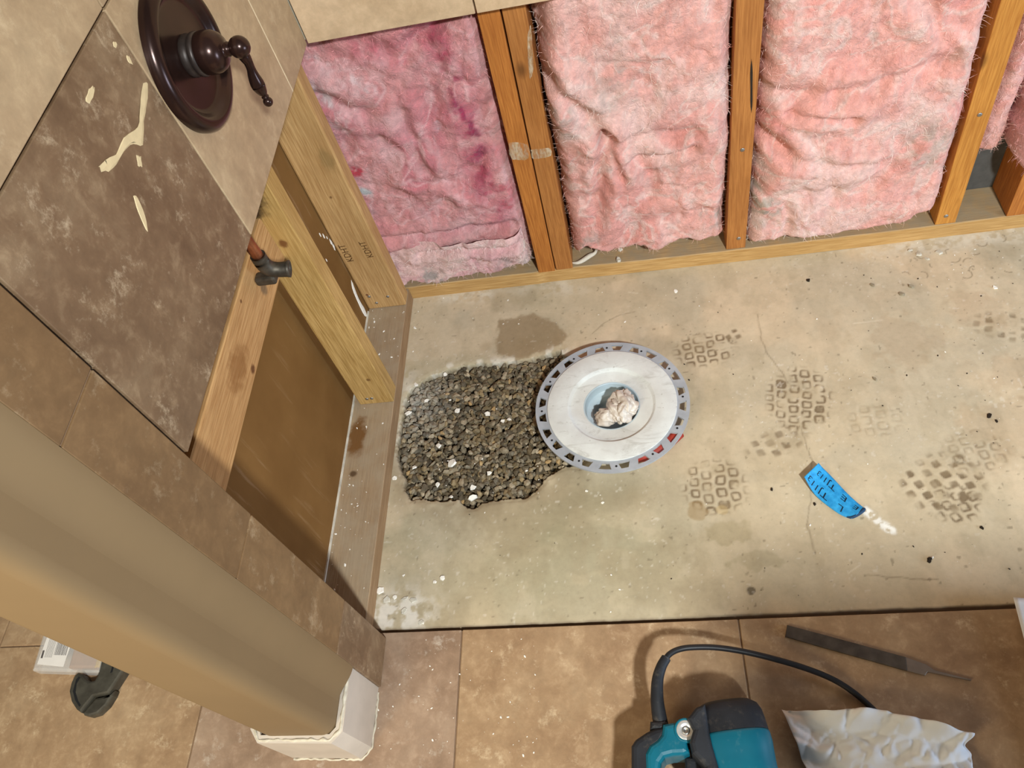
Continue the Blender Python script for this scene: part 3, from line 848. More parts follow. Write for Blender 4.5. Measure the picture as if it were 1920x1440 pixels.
# ------------------------------------------------------------------ shower valve
sv = empty('shower_valve', (0.030, -0.371, 0.866), 'dark bronze shower valve with round plate and curved lever on tan tile', 'shower valve')
AX = (0.030, -0.371, 0.866)
pl = lathe('escutcheon', [(0.0852, 0.0003), (0.0852, 0.005), (0.0845, 0.0085), (0.0815, 0.0125), (0.0765, 0.0152), (0.0715, 0.0150), (0.0675, 0.0118), (0.0645, 0.0075), (0.0615, 0.0052), (0.057, 0.0045), (0.030, 0.0050), (0.020, 0.0055), (0.0001, 0.0055)],
           AX, (1, 0, 0), M['bronze'], None, 96)
col = lathe('collar', [(0.0215, 0.004), (0.0235, 0.0050), (0.0240, 0.0085), (0.0232, 0.0118), (0.0222, 0.0132), (0.0222, 0.0150), (0.0245, 0.0165), (0.0248, 0.0195), (0.0238, 0.0215), (0.022, 0.0225)], AX, (1, 0, 0), M['bronze_worn'], None, 48)
bd = lathe('valve_body', [(0.0215, 0.0205), (0.0235, 0.0225), (0.0243, 0.027), (0.0243, 0.0325), (0.0232, 0.0385), (0.0205, 0.044), (0.0160, 0.0480), (0.0108, 0.0500), (0.0088, 0.0508), (0.0078, 0.0522), (0.0084, 0.0540), (0.0078, 0.0555), (0.0064, 0.0572)], AX, (1, 0, 0), M['bronze'], None, 48)
bs = lathe('ball', [(0.0001, 0.0550)] + [(0.0125 * math.sin(math.pi * k / 14), 0.0675 - 0.0125 * math.cos(math.pi * k / 14)) for k in range(1, 14)] + [(0.0001, 0.0800)], AX, (1, 0, 0), M['bronze'], None, 32)
lv = tube('lever', [(0.0970, -0.371, 0.858, 0.0070), (0.0980, -0.371, 0.852, 0.0066), (0.0985, -0.3712, 0.846, 0.0054), (0.0980, -0.3715, 0.838, 0.0052), (0.0970, -0.3718, 0.830, 0.0066), (0.0965, -0.372, 0.821, 0.0082), (0.0965, -0.372, 0.814, 0.0080), (0.0970, -0.3715, 0.807, 0.0060), (0.0972, -0.371, 0.802, 0.0038), (0.0972, -0.371, 0.800, 0.0047), (0.0972, -0.371, 0.7975, 0.0034)], M['bronze'], None, 60, 20)
tipb = lathe('lever_tip', [(0.0001, -0.0060)] + [(0.0060 * math.sin(math.pi * k / 10), -0.0060 * math.cos(math.pi * k / 10)) for k in range(1, 10)] + [(0.0001, 0.0060)], (0.0972, -0.3708, 0.7925), (0, 0, 1), M['bronze'], None, 24)
adopt(sv, pl, col, bd, bs, lv)
tipb.parent = lv

# ------------------------------------------------------------------ insulation batts
bn = attr_mat('fiberglass', 0.95, 0.08, 45, 0.13, 0.75, 0.0035, 110)
_v = bn.coord()
_h = bn.math('ADD', bn.noise(_v, 70, 6, 0.7, 1.6), bn.math('MULTIPLY', bn.noise(_v, 260, 4, 0.7, 1.0), 0.4))
bn.bump(_h, 1.0, 0.0060)
bn.b.inputs['Sheen Weight'].default_value = 0.25
M['batt'] = bn.m
def fiber_mat():
    n = NT('fiberglass_fibers', 0.9, 0.1)
    at = n.node('ShaderNodeAttribute'); at.attribute_name = 'Col'
    n.color(at.outputs['Color'])
    return n.m
M['fiber'] = fiber_mat()
PINK = np.array(lin(243, 176, 162)); PALE = np.array(lin(246, 206, 195)); DEEP = np.array(lin(226, 140, 130)); DIRT = np.array(lin(176, 160, 150))
MAUVE = np.array(lin(222, 150, 147)); CRIM = np.array(lin(168, 58, 84)); LILAC = np.array(lin(206, 172, 172))

def batt(name, x0, x1, z0, z1, yback, depth, seed, label, palette, xtop=(0, 0), sag=None, dirt=(), edge=0.05, extra=None, creases=(), fibers=2600, rag=0.012):
    step = 0.0026
    nx = int((x1 - x0) / step); nz = int((z1 - z0) / step)
    U, V = np.meshgrid(np.linspace(0, 1, nx), np.linspace(0, 1, nz), indexing='ij')
    lo = z0 + (fbm(U * (x1 - x0) * 28, U * 0, seed + 1, 4) - 0.5) * 2 * rag + (sag(U) if sag else 0)
    zz = lo + (z1 - lo) * V
    h = (zz - z0) / (z1 - z0)
    xl = x0 + xtop[0] * h + (fbm(zz * 30, U * 0 + 3, seed + 2, 3) - 0.5) * 0.010
    xr = x1 + xtop[1] * h + (fbm(zz * 30, U * 0 + 8, seed + 3, 3) - 0.5) * 0.010
    xx = xl + (xr - xl) * U
    w1 = (fbm(xx * 9, zz * 9, seed + 5, 3) - 0.5) * 0.10; w2 = (fbm(xx * 9, zz * 9, seed + 6, 3) - 0.5) * 0.10
    big = fbm((xx + w1) * 7, (zz + w2) * 6, seed + 7, 3)
    rid = 1 - np.abs(2 * fbm((xx + w1) * 4.5, (zz + w2) * 4.2, seed + 8, 2) - 1)
    rid2 = 1 - np.abs(2 * fbm((xx + w2) * 17, (zz + w1) * 14, seed + 9, 2) - 1)
    crease = sstep(0.74, 1.0, rid); crease2 = sstep(0.72, 1.0, rid2)
    med = fbm((xx + w2 * .5) * 26, (zz + w1 * .5) * 26, seed + 10, 4)
    fine = fbm(xx * 110, zz * 110, seed + 11, 3)
    d = np.minimum(np.minimum(U, 1 - U) * (x1 - x0), np.minimum(V * (z1 - lo), 0.2 + 0 * V))
    prof = np.sqrt(np.clip(1 - (1 - np.clip(d / edge, 0, 1)) ** 2, 0, 1))
    yy = yback - prof * (depth + (big - 0.5) * 0.055 + (med - 0.5) * 0.012 - crease * 0.010 - crease2 * 0.0022) - (fine - 0.5) * 0.0022
    for (cu, cz, pu, pz, amp, wd) in creases:                     # named folds: from (cu, cz) to (pu, pz)
        dd = line_d(xx + w1 * 0.25, zz + w2 * 0.25, [(cu, cz), (pu, pz)])
        yy = yy + 0.8 * amp * np.exp(-(dd / (1.5 * wd)) ** 2) - 0.6 * amp * np.exp(-((dd - 3.2 * wd) / (2.2 * wd)) ** 2)
    base, pale, deep, dirtc = palette
    Cc_ = np.ones(xx.shape + (3,)) * base
    Cc_ = mixc(Cc_, 0.75 * sstep(0.46, 0.70, fbm((xx + w1) * 9, (zz + w2) * 9, seed + 20, 4)), pale)
    Cc_ = mixc(Cc_, 0.70 * sstep(0.50, 0.72, fbm((xx + w2) * 8 + 4, (zz + w1) * 8, seed + 21, 4)), deep)
    Cc_ = mixc(Cc_, 0.5 * sstep(0.5, 0.75, fbm(xx * 60, zz * 22, seed + 22, 4)), pale)
    Cc_ = mixc(Cc_, 0.25 * sstep(0.5, 0.75, fbm(xx * 40, zz * 40, seed + 23, 4)), deep)
    wsp = 1 - np.abs(2 * fbm((xx + w1 * 1.5) * 16, (zz + w2 * 1.5) * 16, seed + 26, 4) - 1)      # wisps of paler glass
    Cc_ = mixc(Cc_, 0.55 * sstep(0.90, 0.99, wsp), np.minimum(np.array(pale) * 1.12, 0.92))
    for (cx, cz, r, k) in dirt:
        q = np.hypot(xx - cx, (zz - cz) * 0.8) + (fbm(xx * 40, zz * 40, seed + 24, 3) - 0.5) * r
        Cc_ = mixc(Cc_, k * sstep(r, r * 0.3, q) * sstep(0.3, 0.6, fbm(xx * 70, zz * 70, seed + 25, 3)), dirtc)
    if extra is not None:
        Cc_ = extra(xx, zz, Cc_, w1, w2)
    o = grid_obj(name, np.stack([xx, yy, zz], -1), M['batt'], colors=Cc_, flip=False)
    tag(o, label, 'insulation')
    # loose glass fibres standing off the surface
    r_ = np.random.default_rng(seed)
    V_ = []; F_ = []; K_ = []
    for k in range(fibers):
        i = r_.integers(1, nx - 1); j = r_.integers(1, nz - 1)
        if r_.random() < 0.35:
            e = r_.integers(0, 3)
            if e == 0: i = r_.integers(1, 5)
            elif e == 1: i = nx - r_.integers(2, 6)
            else: j = r_.integers(0, 5)
        p = np.array([xx[i, j], yy[i, j] + 0.0005, zz[i, j]])
        t = r_.normal(size=3); t[1] = -abs(t[1]) * 0.35; t /= np.linalg.norm(t)
        b_ = r_.normal(size=3) * 0.6; b_[1] = -abs(b_[1]) * 0.3
        L = r_.uniform(0.004, 0.014); wd = r_.uniform(0.00018, 0.00045)
        s_ = np.cross(t, [0, 1, 0]); s_ /= np.linalg.norm(s_) + 1e-6
        q0 = len(V_)
        c3 = np.clip(Cc_[i, j] * r_.uniform(0.95, 1.5) + 0.05, 0, 0.93)
        for m_ in range(3):
            f = m_ / 2
            c_ = p + (t * f + b_ * f * f * 0.6) * L
            V_.append(c_ - s_ * wd * (1 - 0.8 * f)); V_.append(c_ + s_ * wd * (1 - 0.8 * f)); K_ += [c3, c3]
        F_ += [(q0, q0 + 1, q0 + 3, q0 + 2), (q0 + 2, q0 + 3, q0 + 5, q0 + 4)]
    fo = mesh_obj('loose_fibers', V_, F_, M['fiber'], o, colors=np.array(K_))
    fo['kind'] = 'stuff'
    return o

def stain1(xx, zz, C_, w1, w2):
    # crimson streaking down beside the doubled stud, a lilac film by the corner stud
    def st(pts, wd, k, col, C_):
        dd = line_d(xx + w1 * 0.5, zz + w2 * 0.5, pts)
        return mixc(C_, np.clip(k * np.exp(-(dd / wd) ** 2) * sstep(0.36, 0.62, fbm(xx * 45, zz * 45, 301, 4)) * (0.45 + 0.9 * sstep(0.35, 0.65, fbm(xx * 120, zz * 90, 302, 3))), 0, 1), col)
    for pts_, wd_, k_, c_ in (([(0.2082, 0.6349), (0.2458, 0.5390), (0.2498, 0.4387), (0.2360, 0.3157), (0.2423, 0.2230)], 0.045, 0.50, lin(206, 96, 112)),
                              ([(0.1099, 0.6147), (0.1828, 0.5814), (0.2398, 0.6197)], 0.040, 0.40, lin(206, 100, 114))):
        dd_ = line_d(xx + w1 * 0.6, zz + w2 * 0.6, pts_)
        C_ = mixc(C_, k_ * np.exp(-(dd_ / wd_) ** 2) * sstep(0.30, 0.60, fbm(xx * 22, zz * 22, 303, 4)), c_)
    C_ = st([(0.2141, 0.6244), (0.2484, 0.5489), (0.2498, 0.4387), (0.2360, 0.3157), (0.2385, 0.2310)], 0.022, 0.65, np.array(lin(186, 66, 92)), C_)
    C_ = st([(0.2297, 0.5314), (0.2484, 0.4734), (0.2547, 0.3958), (0.2299, 0.3563)], 0.010, 0.9, np.array(lin(168, 48, 84)), C_)
    C_ = st([(0.2532, 0.4322), (0.2546, 0.3646)], 0.009, 0.7, np.array(lin(140, 26, 62)), C_)
    C_ = st([(0.1045, 0.6255), (0.1651, 0.5846), (0.2141, 0.6244)], 0.03, 0.45, np.array(lin(196, 92, 106)), C_)
    C_ = st([(-0.0042, 0.3748), (0.0074, 0.3621)], 0.014, 1.3, np.array(lin(186, 44, 60)), C_)
    C_ = st([(0.2689, 0.2962), (0.2729, 0.2101)], 0.02, 0.5, np.array(lin(200, 70, 84)), C_)
    C_ = st([(-0.0013, 0.5523), (0.0203, 0.4804)], 0.026, 0.8, np.array(lin(212, 184, 182)), C_)
    C_ = st([(0.0142, 0.6125), (0.0873, 0.5252)], 0.012, 0.6, np.array(lin(234, 204, 202)), C_)
    C_ = st([(-0.0007, 0.3097), (0.0128, 0.3001)], 0.008, 1.2, np.array(lin(186, 186, 184)), C_)
    C_ = st([(0.2758, 0.5070), (0.2862, 0.5316)], 0.008, 0.9, np.array(lin(232, 216, 218)), C_)
    C_ = st([(0.1925, 0.4666), (0.1927, 0.4313)], 0.010, 0.8, np.array(lin(222, 190, 196)), C_)
    return C_

def X0(p): return p
batt('insulation_batt', -0.045, 0.300, 0.090, 0.76, 0.080, 0.076, 401,
     'mauve fiberglass batt with crimson streaks beside the yellow corner stud', (MAUVE, np.array(lin(234, 184, 182)), np.array(lin(206, 112, 120)), LILAC),
     xtop=(-0.004, 0.006), edge=0.028, extra=stain1,
     creases=[(-0.0056, 0.5422, 0.0666, 0.4952, 0.014, 0.010), (0.0057, 0.1959, 0.2671, 0.1810, 0.012, 0.008), (0.1280, 0.4840, 0.1362, 0.3601, 0.010, 0.007)], fibers=3000)
# torn lower flap folded over the sole plate
def flap_sag(U): return 0.006 * np.sin(U * 7 + 1) + 0.028 * U ** 2
batt('insulation_scrap', -0.050, 0.292, 0.034, 0.175, 0.080, 0.098, 441,
     'torn strip of pale pink fiberglass folded over the sole plate', (np.array(lin(236, 178, 178)), PALE, np.array(lin(214, 136, 142)), np.array(lin(170, 156, 148))),
     edge=0.022, sag=flap_sag, dirt=[(0.07, 0.06, 0.04, 0.9), (0.25, 0.07, 0.05, 0.6)], fibers=1600, rag=0.014,
     creases=[(0.0586, 0.1379, 0.2776, 0.1480, 0.012, 0.006)])
batt('insulation_batt', 0.3755, 0.704, 0.054, 0.86, 0.086, 0.094, 402,
     'pale pink fiberglass batt between the doubled stud and the split stud', (PINK, PALE, np.array(lin(232, 154, 143)), np.array(lin(180, 170, 158))),
     xtop=(0.012, 0.004), dirt=[(0.405, 0.44, 0.05, 0.5), (0.68, 0.14, 0.04, 0.8), (0.42, 0.12, 0.03, 0.5), (0.50, 0.50, 0.06, 0.4)],
     creases=[(0.3908, 0.5227, 0.4759, 0.3858, 0.016, 0.010), (0.4759, 0.3858, 0.4437, 0.1798, 0.012, 0.008), (0.4025, 0.6442, 0.3908, 0.5227, 0.022, 0.010), (0.4933, 0.3648, 0.6368, 0.3566, 0.010, 0.009), (0.5178, 0.3044, 0.6364, 0.3206, 0.010, 0.006), (0.4759, 0.3858, 0.4998, 0.2684, 0.012, 0.007)],
     sag=lambda U: 0.022 * np.exp(-((U - 0.12) / 0.10) ** 2) + 0.004 * np.sin(U * 20), fibers=3400, edge=0.030)
batt('insulation_batt', 0.738, 1.112, 0.040, 0.80, 0.086, 0.100, 403,
     'bright salmon fiberglass batt between the split stud and the leaning stud', (np.array(lin(246, 176, 162)), PALE, np.array(lin(232, 140, 132)), np.array(lin(196, 182, 168))),
     xtop=(0.012, -0.022), dirt=[(0.762, 0.16, 0.05, 0.9), (1.05, 0.26, 0.07, 0.6), (0.758, 0.24, 0.03, 0.6)],
     creases=[(0.7629, 0.4230, 0.8703, 0.3980, 0.012, 0.010), (0.8703, 0.3980, 1.0346, 0.4242, 0.010, 0.010), (0.7599, 0.3224, 0.7991, 0.2973, 0.014, 0.008), (0.8017, 0.3780, 0.9115, 0.3524, 0.010, 0.006), (0.7804, 0.2945, 0.9658, 0.2363, 0.007, 0.007)],
     sag=lambda U: 0.055 * sstep(0.75, 1.0, U) ** 1.5, fibers=3600, edge=0.036, rag=0.006)
batt('insulation_batt', 1.146, 1.206, 0.175, 0.70, 0.086, 0.070, 404,
     'small dusty pink fiberglass batt beyond the leaning stud above a bare plate', (PINK, np.array(lin(238, 186, 180)), np.array(lin(216, 128, 128)), DIRT),
     xtop=(-0.008, 0.0), edge=0.03, fibers=1200, rag=0.010)
batt('insulation_batt', 1.216, 1.310, 0.185, 0.62, 0.075, 0.092, 405,
     'deep pink fiberglass tuft drooping in front of the last stud', (np.array(lin(236, 160, 158)), np.array(lin(242, 186, 184)), np.array(lin(206, 110, 116)), DIRT),
     edge=0.035, sag=lambda U: -0.035 * np.exp(-((U - 0.30) / 0.22) ** 2), fibers=1200)

# ------------------------------------------------------------------ gravel
def stone_mesh_data(nv=3):
    out = []
    for s in range(nv):
        bm = bmesh.new(); bmesh.ops.create_icosphere(bm, subdivisions=1, radius=1.0)
        r = random.Random(50 + s)
        for v in bm.verts:
            q = mnoise.noise(v.co * 1.3 + Vector((s * 7.1, 0, 0)))
            v.co *= 1 + 0.35 * q
            v.co += Vector([r.uniform(-0.13, 0.13) for _ in range(3)])
        V = np.array([v.co[:] for v in bm.verts]); F = np.array([[v.index for v in f.verts] for f in bm.faces])
        bm.free(); out.append((V, F))
    return out
SM = stone_mesh_data(8)
rg = np.random.default_rng(21)
cand = []
H_ = np.array(HOLE)
def in_hole(px, py, m=0.0):
    return poly_sd(np.array([px]), np.array([py]), HOLE)[0] < -m
pts_ = []
def fill(count, rmin, zlo, zhi, smin, smax, tries):
    local = []
    for _ in range(tries):
        if len(local) >= count: break
        x_ = rg.uniform(0.0, 0.40); y_ = rg.uniform(-0.55, -0.19)
        if any((x_ - a) ** 2 + (y_ - b) ** 2 < rmin ** 2 for a, b in local[-700:]): continue
        local.append((x_, y_))
    L = np.array(local)
    sd = poly_sd(L[:, 0], L[:, 1], HOLE)
    for (x_, y_), d_ in zip(L, sd):
        if d_ > -0.0035 or math.hypot(x_ - 0.4405, y_ + 0.3555) < 0.069: continue
        k = rg.uniform(smin, smax) * (1.35 if rg.random() < 0.08 else 1.0)
        pts_.append((x_, y_, rg.uniform(zlo, zhi) - 0.006 * math.exp(-(-d_) / 0.012), k))
fill(1500, 0.0070, -0.022, -0.016, 0.0052, 0.0074, 16000)
fill(1700, 0.0074, -0.013, -0.007, 0.0046, 0.0068, 26000)
fill(300, 0.013, -0.006, -0.003, 0.0040, 0.0062, 6000)
SC = [lin(138, 122, 96), lin(120, 106, 82), lin(158, 142, 116), lin(106, 93, 72), lin(150, 130, 96), lin(132, 121, 102), lin(140, 120, 88), lin(96, 85, 68), lin(172, 156, 130)]
Vs = []; Fs = []; Ks = []; base_i = 0
for (x_, y_, z_, k) in pts_:
    V, F = SM[rg.integers(0, 8)]
    a1, a2, a3 = rg.uniform(0, 6.28, 3)
    ca, sa = math.cos(a1), math.sin(a1); cb, sb = math.cos(a2), math.sin(a2)
    Rm = np.array([[ca, -sa, 0], [sa, ca, 0], [0, 0, 1]]) @ np.array([[1, 0, 0], [0, cb, -sb], [0, sb, cb]])
    sc = k * np.array([1.25, 0.95, 0.72]) * rg.uniform(0.85, 1.15, 3)
    P_ = (V * sc) @ Rm.T + np.array([x_, y_, z_])
    Vs.append(P_); Fs.append(F + base_i); base_i += len(V)
    c = np.array(SC[rg.integers(0, len(SC))]) * rg.uniform(0.48, 1.12)
    if rg.random() < 0.015: c = np.array(lin(172, 142, 98))
    dl = 0.75 * math.exp(-(((x_ - 0.03) / 0.055) ** 2 + ((y_ + 0.285) / 0.075) ** 2)) * rg.uniform(0.4, 1.1)
    c = c * (1 - dl) + np.array(lin(186, 180, 168)) * dl
    Ks.append(np.tile(c, (len(V), 1)))
gm = attr_mat('gravel_stone', 0.75, 0.3, 260, 0.22, 0.3, 0.0006, 500).m
gravel = mesh_obj('gravel', np.concatenate(Vs), np.concatenate(Fs), gm, colors=np.concatenate(Ks))
tag(gravel, 'dark brown gravel filling the broken-out pocket in the slab', 'gravel', kind='stuff')

# ------------------------------------------------------------------ plaster chips and crumbs
def chip_bm(size, seed, flat=0.4):
    r = random.Random(seed)
    bm = bmesh.new()
    n_ = r.randint(5, 7); ang = sorted(r.uniform(0, 6.28) for _ in range(n_))
    ang = [2 * math.pi * (k + r.uniform(-0.3, 0.3)) / n_ for k in range(n_)]
    lo = []; hi = []
    st_ = r.uniform(0.55, 0.95)
    for a in ang:
        q = size * r.uniform(0.7, 1.1)
        lo.append(bm.verts.new((q * math.cos(a), q * st_ * math.sin(a), 0)))
        hi.append(bm.verts.new((q * 0.82 * math.cos(a), q * 0.82 * st_ * math.sin(a), size * flat * r.uniform(0.7, 1.1))))
    bm.faces.new(lo[::-1]); bm.faces.new(hi)
    for k in range(n_):
        bm.faces.new((lo[k], lo[(k + 1) % n_], hi[(k + 1) % n_], hi[k]))
    bmesh.ops.triangulate(bm, faces=[f for f in bm.faces if len(f.verts) > 4])
    return bm
def chip(p, size, seed, label, group, mat='plaster', name='plaster_chip', flat=0.4, cat='chip', tilt=0.2, z=None):
    o = bm_obj(name, chip_bm(size, seed, flat), M[mat])
    r = random.Random(seed * 3 + 1)
    o.location = (p[0], p[1], p[2] if z is None else z)
    o.rotation_euler = (r.uniform(-tilt, tilt), r.uniform(-tilt, tilt), r.uniform(0, 6.28))
    tag(o, label, cat, group)
    return o
CHIPS = ['white chip on the dusty pale gravel beside the side sole plate', 'largest white plaster chip, lying on the lower half of the gravel',
         'larger of two white chips at the lower lip of the gravel', 'smaller of two white chips at the lower lip of the gravel',
         'white chip on the upper gravel below the wet patch', 'long slanted white chip on the gravel closest to the drain flange']
for k, (p, s) in enumerate((((0.0185, -0.3140), .0062), ((0.1214, -0.4421), .0088), ((0.1664, -0.5184), .0075), ((0.1664, -0.4981), .0062), ((0.1232, -0.3194), .0058), ((0.1889, -0.3325), .0062),
                            ((0.0913, -0.2248), .0048), ((0.0280, -0.2439), .0052), ((0.0955, -0.4857), .0048), ((0.0554, -0.2875), .0050), ((0.0907, -0.3984), .0058), ((0.2205, -0.3534), .0045), ((0.1978, -0.4696), .0055), ((0.0450, -0.4441), .0050), ((0.2336, -0.3509), .0042), ((0.1242, -0.5141), .0042))):
    chip((p[0], p[1], 0), s * 1.3, 500 + k, CHIPS[k] if k < 6 else 'very small white chip sunk among the dark gravel stones', 'white chips on the gravel', tilt=0.35, z=-0.001)
for k, (p, s) in enumerate((((0.5883, -0.0654), .0055), ((0.1200, -0.6756), .0060), ((0.0341, -0.7070), .0055), ((0.0060, -0.4657), .0060), ((0.0112, -0.0886), .0055), ((1.1892, -0.1463), .0065), ((0.1056, -0.6819), .0042), ((0.0459, -0.6668), .0040), ((0.3843, -0.5223), .0035), ((0.4128, -0.5482), .0035))):
    chip((p[0], p[1], 0.0005), s, 540 + k, ['white crumb on the concrete below the back plate, beyond the flange', 'white crumb on the concrete below the gravel', 'cream crumb beside the side plate just above a larger flake', 'white crumb between the side plate and the gravel', 'white crumb by the foot of the corner stud', 'white chip on the concrete near the leaning stud'][k] if k < 6 else 'tiny white crumb on the concrete in front of the flange and gravel', 'white crumbs on the concrete', tilt=0.05)
chip((*(0.0043, -0.6938), 0.0008), 0.0095, 560, 'squarish cream plaster flake against the side plate near the tile edge', None, flat=0.25, tilt=0.03)
for k, p in enumerate(((0.0185, -0.7112), (0.0534, -0.7099), (0.0687, -0.7135), (0.0538, -0.7321), (0.0874, -0.7552))):
    chip((p[0], p[1], 0.0008), 0.008, 570 + k, 'dusty grey plaster flake in the pale dust by the tiled corner', 'plaster flakes in the dust', mat='gypsum', flat=0.2, tilt=0.08)
for k, (p, s) in enumerate((((0.9286, -0.3320), .0060), ((1.0969, -0.4296), .0060), ((1.1046, -0.4414), .0040), ((0.8558, -0.0761), .0050), ((0.7107, -0.5438), .0042), ((0.9337, -0.6848), .0045), ((0.9320, -0.6883), .0040), ((1.0433, -0.1217), .0075), ((0.9745, -0.1071), .0055), ((1.0215, -0.1380), .0070), ((0.7764, -0.5764), .0038), ((1.0243, -0.6370), .0040))):
    chip((p[0], p[1], 0.0003), s, 590 + k, ['grey crumb on the slab between two boot prints and the flange', 'dark curled crumb on the slab, largest of a close pair', 'dark curled crumb on the slab, smallest of a close pair', 'dark crumb below the back plate near the split stud', 'dark crumb beside the blue tape', 'curled black crumb near the tile edge below the boot prints'][k] if k < 6 else 'dark crumb of broken concrete on the slab', 'dark crumbs on the slab', mat='concrete_plain' if k in (0, 7, 8, 9) else 'dark_void', name='concrete_crumb', cat='crumb', flat=0.6, tilt=0.1)
for k, p in enumerate(((1.0645, -0.0264), (1.0774, -0.0405), (1.0901, -0.0544), (1.1157, -0.0409))):
    chip((p[0], p[1], 0.0003), 0.006 + 0.002 * (k % 2), 620 + k, 'grey mortar fragment lying close to the back sole plate', 'mortar fragments by the back plate', mat='gypsum', name='mortar_fragment', cat='fragment', flat=0.5, tilt=0.2)
for k, (p, s) in enumerate((((0.4795, 0.0371, 0.0390), .0075), ((0.4744, 0.0062, 0.0390), .0085))):
    chip((p[0], p[1], 0.0385), s, 640 + k, ('upper' if k == 0 else 'lower') + ' of two mortar lumps on the back sole plate', None, mat='gypsum', name='mortar_lump', cat='lump', flat=0.7, tilt=0.15)

def crumbs(name, n_, region, smin, smax, mat, label, seed, cat='crumbs', z=0.0003, keep=None):
    r = np.random.default_rng(seed); Vv = []; Ff = []; b0 = 0
    for _ in range(n_):
        x_ = r.uniform(region[0], region[1]); y_ = r.uniform(region[2], region[3])
        if keep is not None and not keep(x_, y_, r): continue
        V, F = SM[r.integers(0, 8)]
        s = smin + (smax - smin) * r.random() ** 3
        a = r.uniform(0, 6.28)
        P_ = V * s * np.array([1.3, 0.8, 0.5]); P_ = P_ @ np.array([[math.cos(a), -math.sin(a), 0], [math.sin(a), math.cos(a), 0], [0, 0, 1]]).T
        Vv.append(P_ + np.array([x_, y_, z + s * 0.3])); Ff.append(F + b0); b0 += len(V)
    o = mesh_obj(name, np.concatenate(Vv), np.concatenate(Ff), M[mat])
    tag(o, label, cat, kind='stuff')
    return o
nh = lambda x_, y_, r: not in_hole(x_, y_, -0.004)
def near_plate(x_, y_, r):
    return nh(x_, y_, r) and (r.random() < 0.18 + 0.8 * math.exp(-x_ / 0.12) or (y_ > -0.12 and r.random() < 0.5))
crumbs('plaster_crumbs', 420, (0.004, 1.25, -0.765, -0.004), 0.0006, 0.0024, 'plaster', 'tiny white plaster specks scattered over the concrete', 31, keep=near_plate)
crumbs('plaster_crumbs', 90, (-0.085, -0.004, -0.76, -0.05), 0.0007, 0.0028, 'plaster', 'tiny white plaster specks on the side sole plate', 32, z=0.0382, keep=lambda x_, y_, r: not (-0.315 < y_ < -0.265))
crumbs('plaster_crumbs', 70, (0.01, 0.35, -0.53, -0.21), 0.0006, 0.0022, 'plaster', 'tiny white plaster specks among the gravel stones', 33, z=-0.004, keep=lambda x_, y_, r: in_hole(x_, y_, 0.006))
crumbs('grit', 300, (0.01, 1.30, -0.765, -0.004), 0.0005, 0.0018, 'dark_void', 'fine dark grit scattered over the concrete', 34, keep=lambda x_, y_, r: nh(x_, y_, r) and (x_ > 0.9 or r.random() < 0.3))
crumbs('plaster_crumbs', 70, (0.03, 0.30, -1.0, -0.78), 0.0005, 0.0020, 'plaster', 'tiny white specks on the tile floor beside the wall end', 35, z=0.0103)

# torn paper strips under the pale batt
paper_m = simple('torn_paper', lin(206, 196, 178), 0.85, 0.15, var=0.08, bump=0.3)
def strip(name, pts, label, mat, cat):
    C = spline(pts, 24); V = []; F = []
    for i, c in enumerate(C):
        a = C[max(0, i - 1)]; b = C[min(len(C) - 1, i + 1)]
        t = (b - a)[:3]; s_ = np.cross(t, [0.25, -0.5, 0.85]); s_ /= np.linalg.norm(s_) + 1e-9
        for q, hh in ((-1, 0), (0, 1), (1, 0)):
            V.append(c[:3] + s_ * c[3] * q + np.array([0, -0.0005, 0.0012]) * hh)
    for i in range(len(C) - 1):
        for k in range(2):
            a = i * 3 + k; F.append((a, a + 1, a + 4, a + 3))
    o = mesh_obj(name, V, F, mat, None, True)
    sol = o.modifiers.new('solidify', 'SOLIDIFY'); sol.thickness = 0.0006
    tag(o, label, cat)
    return o
q = [(0.3656, 0.0147, 0.0420), (0.3881, 0.0093, 0.0440), (0.4121, 0.0225, 0.0460), (0.4266, 0.0309, 0.0480), (0.4312, 0.0250, 0.0816)]
strip('paper_strip', [(*q[0], 0.001), (*q[1], 0.004), (*q[2], 0.005), (*q[3], 0.003), (*q[4], 0.002)], 'torn grey paper strip hanging over the back plate by the doubled stud', paper_m, 'paper')

# ------------------------------------------------------------------ drain flange
FX, FY, FZ = 0.4405, -0.3555, 0.030
gp = NT('grey_plastic', 0.42, 0.4)
gp.color(gp.ramp(gp.noise(gp.coord(), 40, 4), [(0.3, lin(152, 156, 162)), (0.7, lin(170, 174, 180))]))
M['grey_plastic'] = gp.m
M['bore_plastic'] = simple('bore_plastic', lin(176, 192, 200), 0.35, 0.45, var=0.05)
fn = NT('white_fleece', 0.9, 0.1)
v = fn.coord()
a = fn.noise(fn.coord((14, 40, 14)), 1.0, 6, 0.7, 1.2)
c = fn.ramp(fn.noise(v, 28, 4), [(0.3, lin(204, 204, 200)), (0.7, lin(218, 220, 216))])
c = fn.mix(fn.ramp(a, [(0.54, 0.0), (0.70, 0.5)]), c, lin(154, 148, 138))
c = fn.mix(fn.ramp(fn.noise(v, 150, 3), [(0.68, 0.0), (0.76, 0.6)]), c, lin(120, 108, 94))
fn.color(c); fn.bump(fn.noise(v, 350, 3), 0.3, 0.0006)
M['fleece'] = fn.m

fl = empty('drain_flange', (FX, FY, -0.01), 'round shower drain flange, perforated grey rim around a white fleece disc, on the slab', 'drain flange')
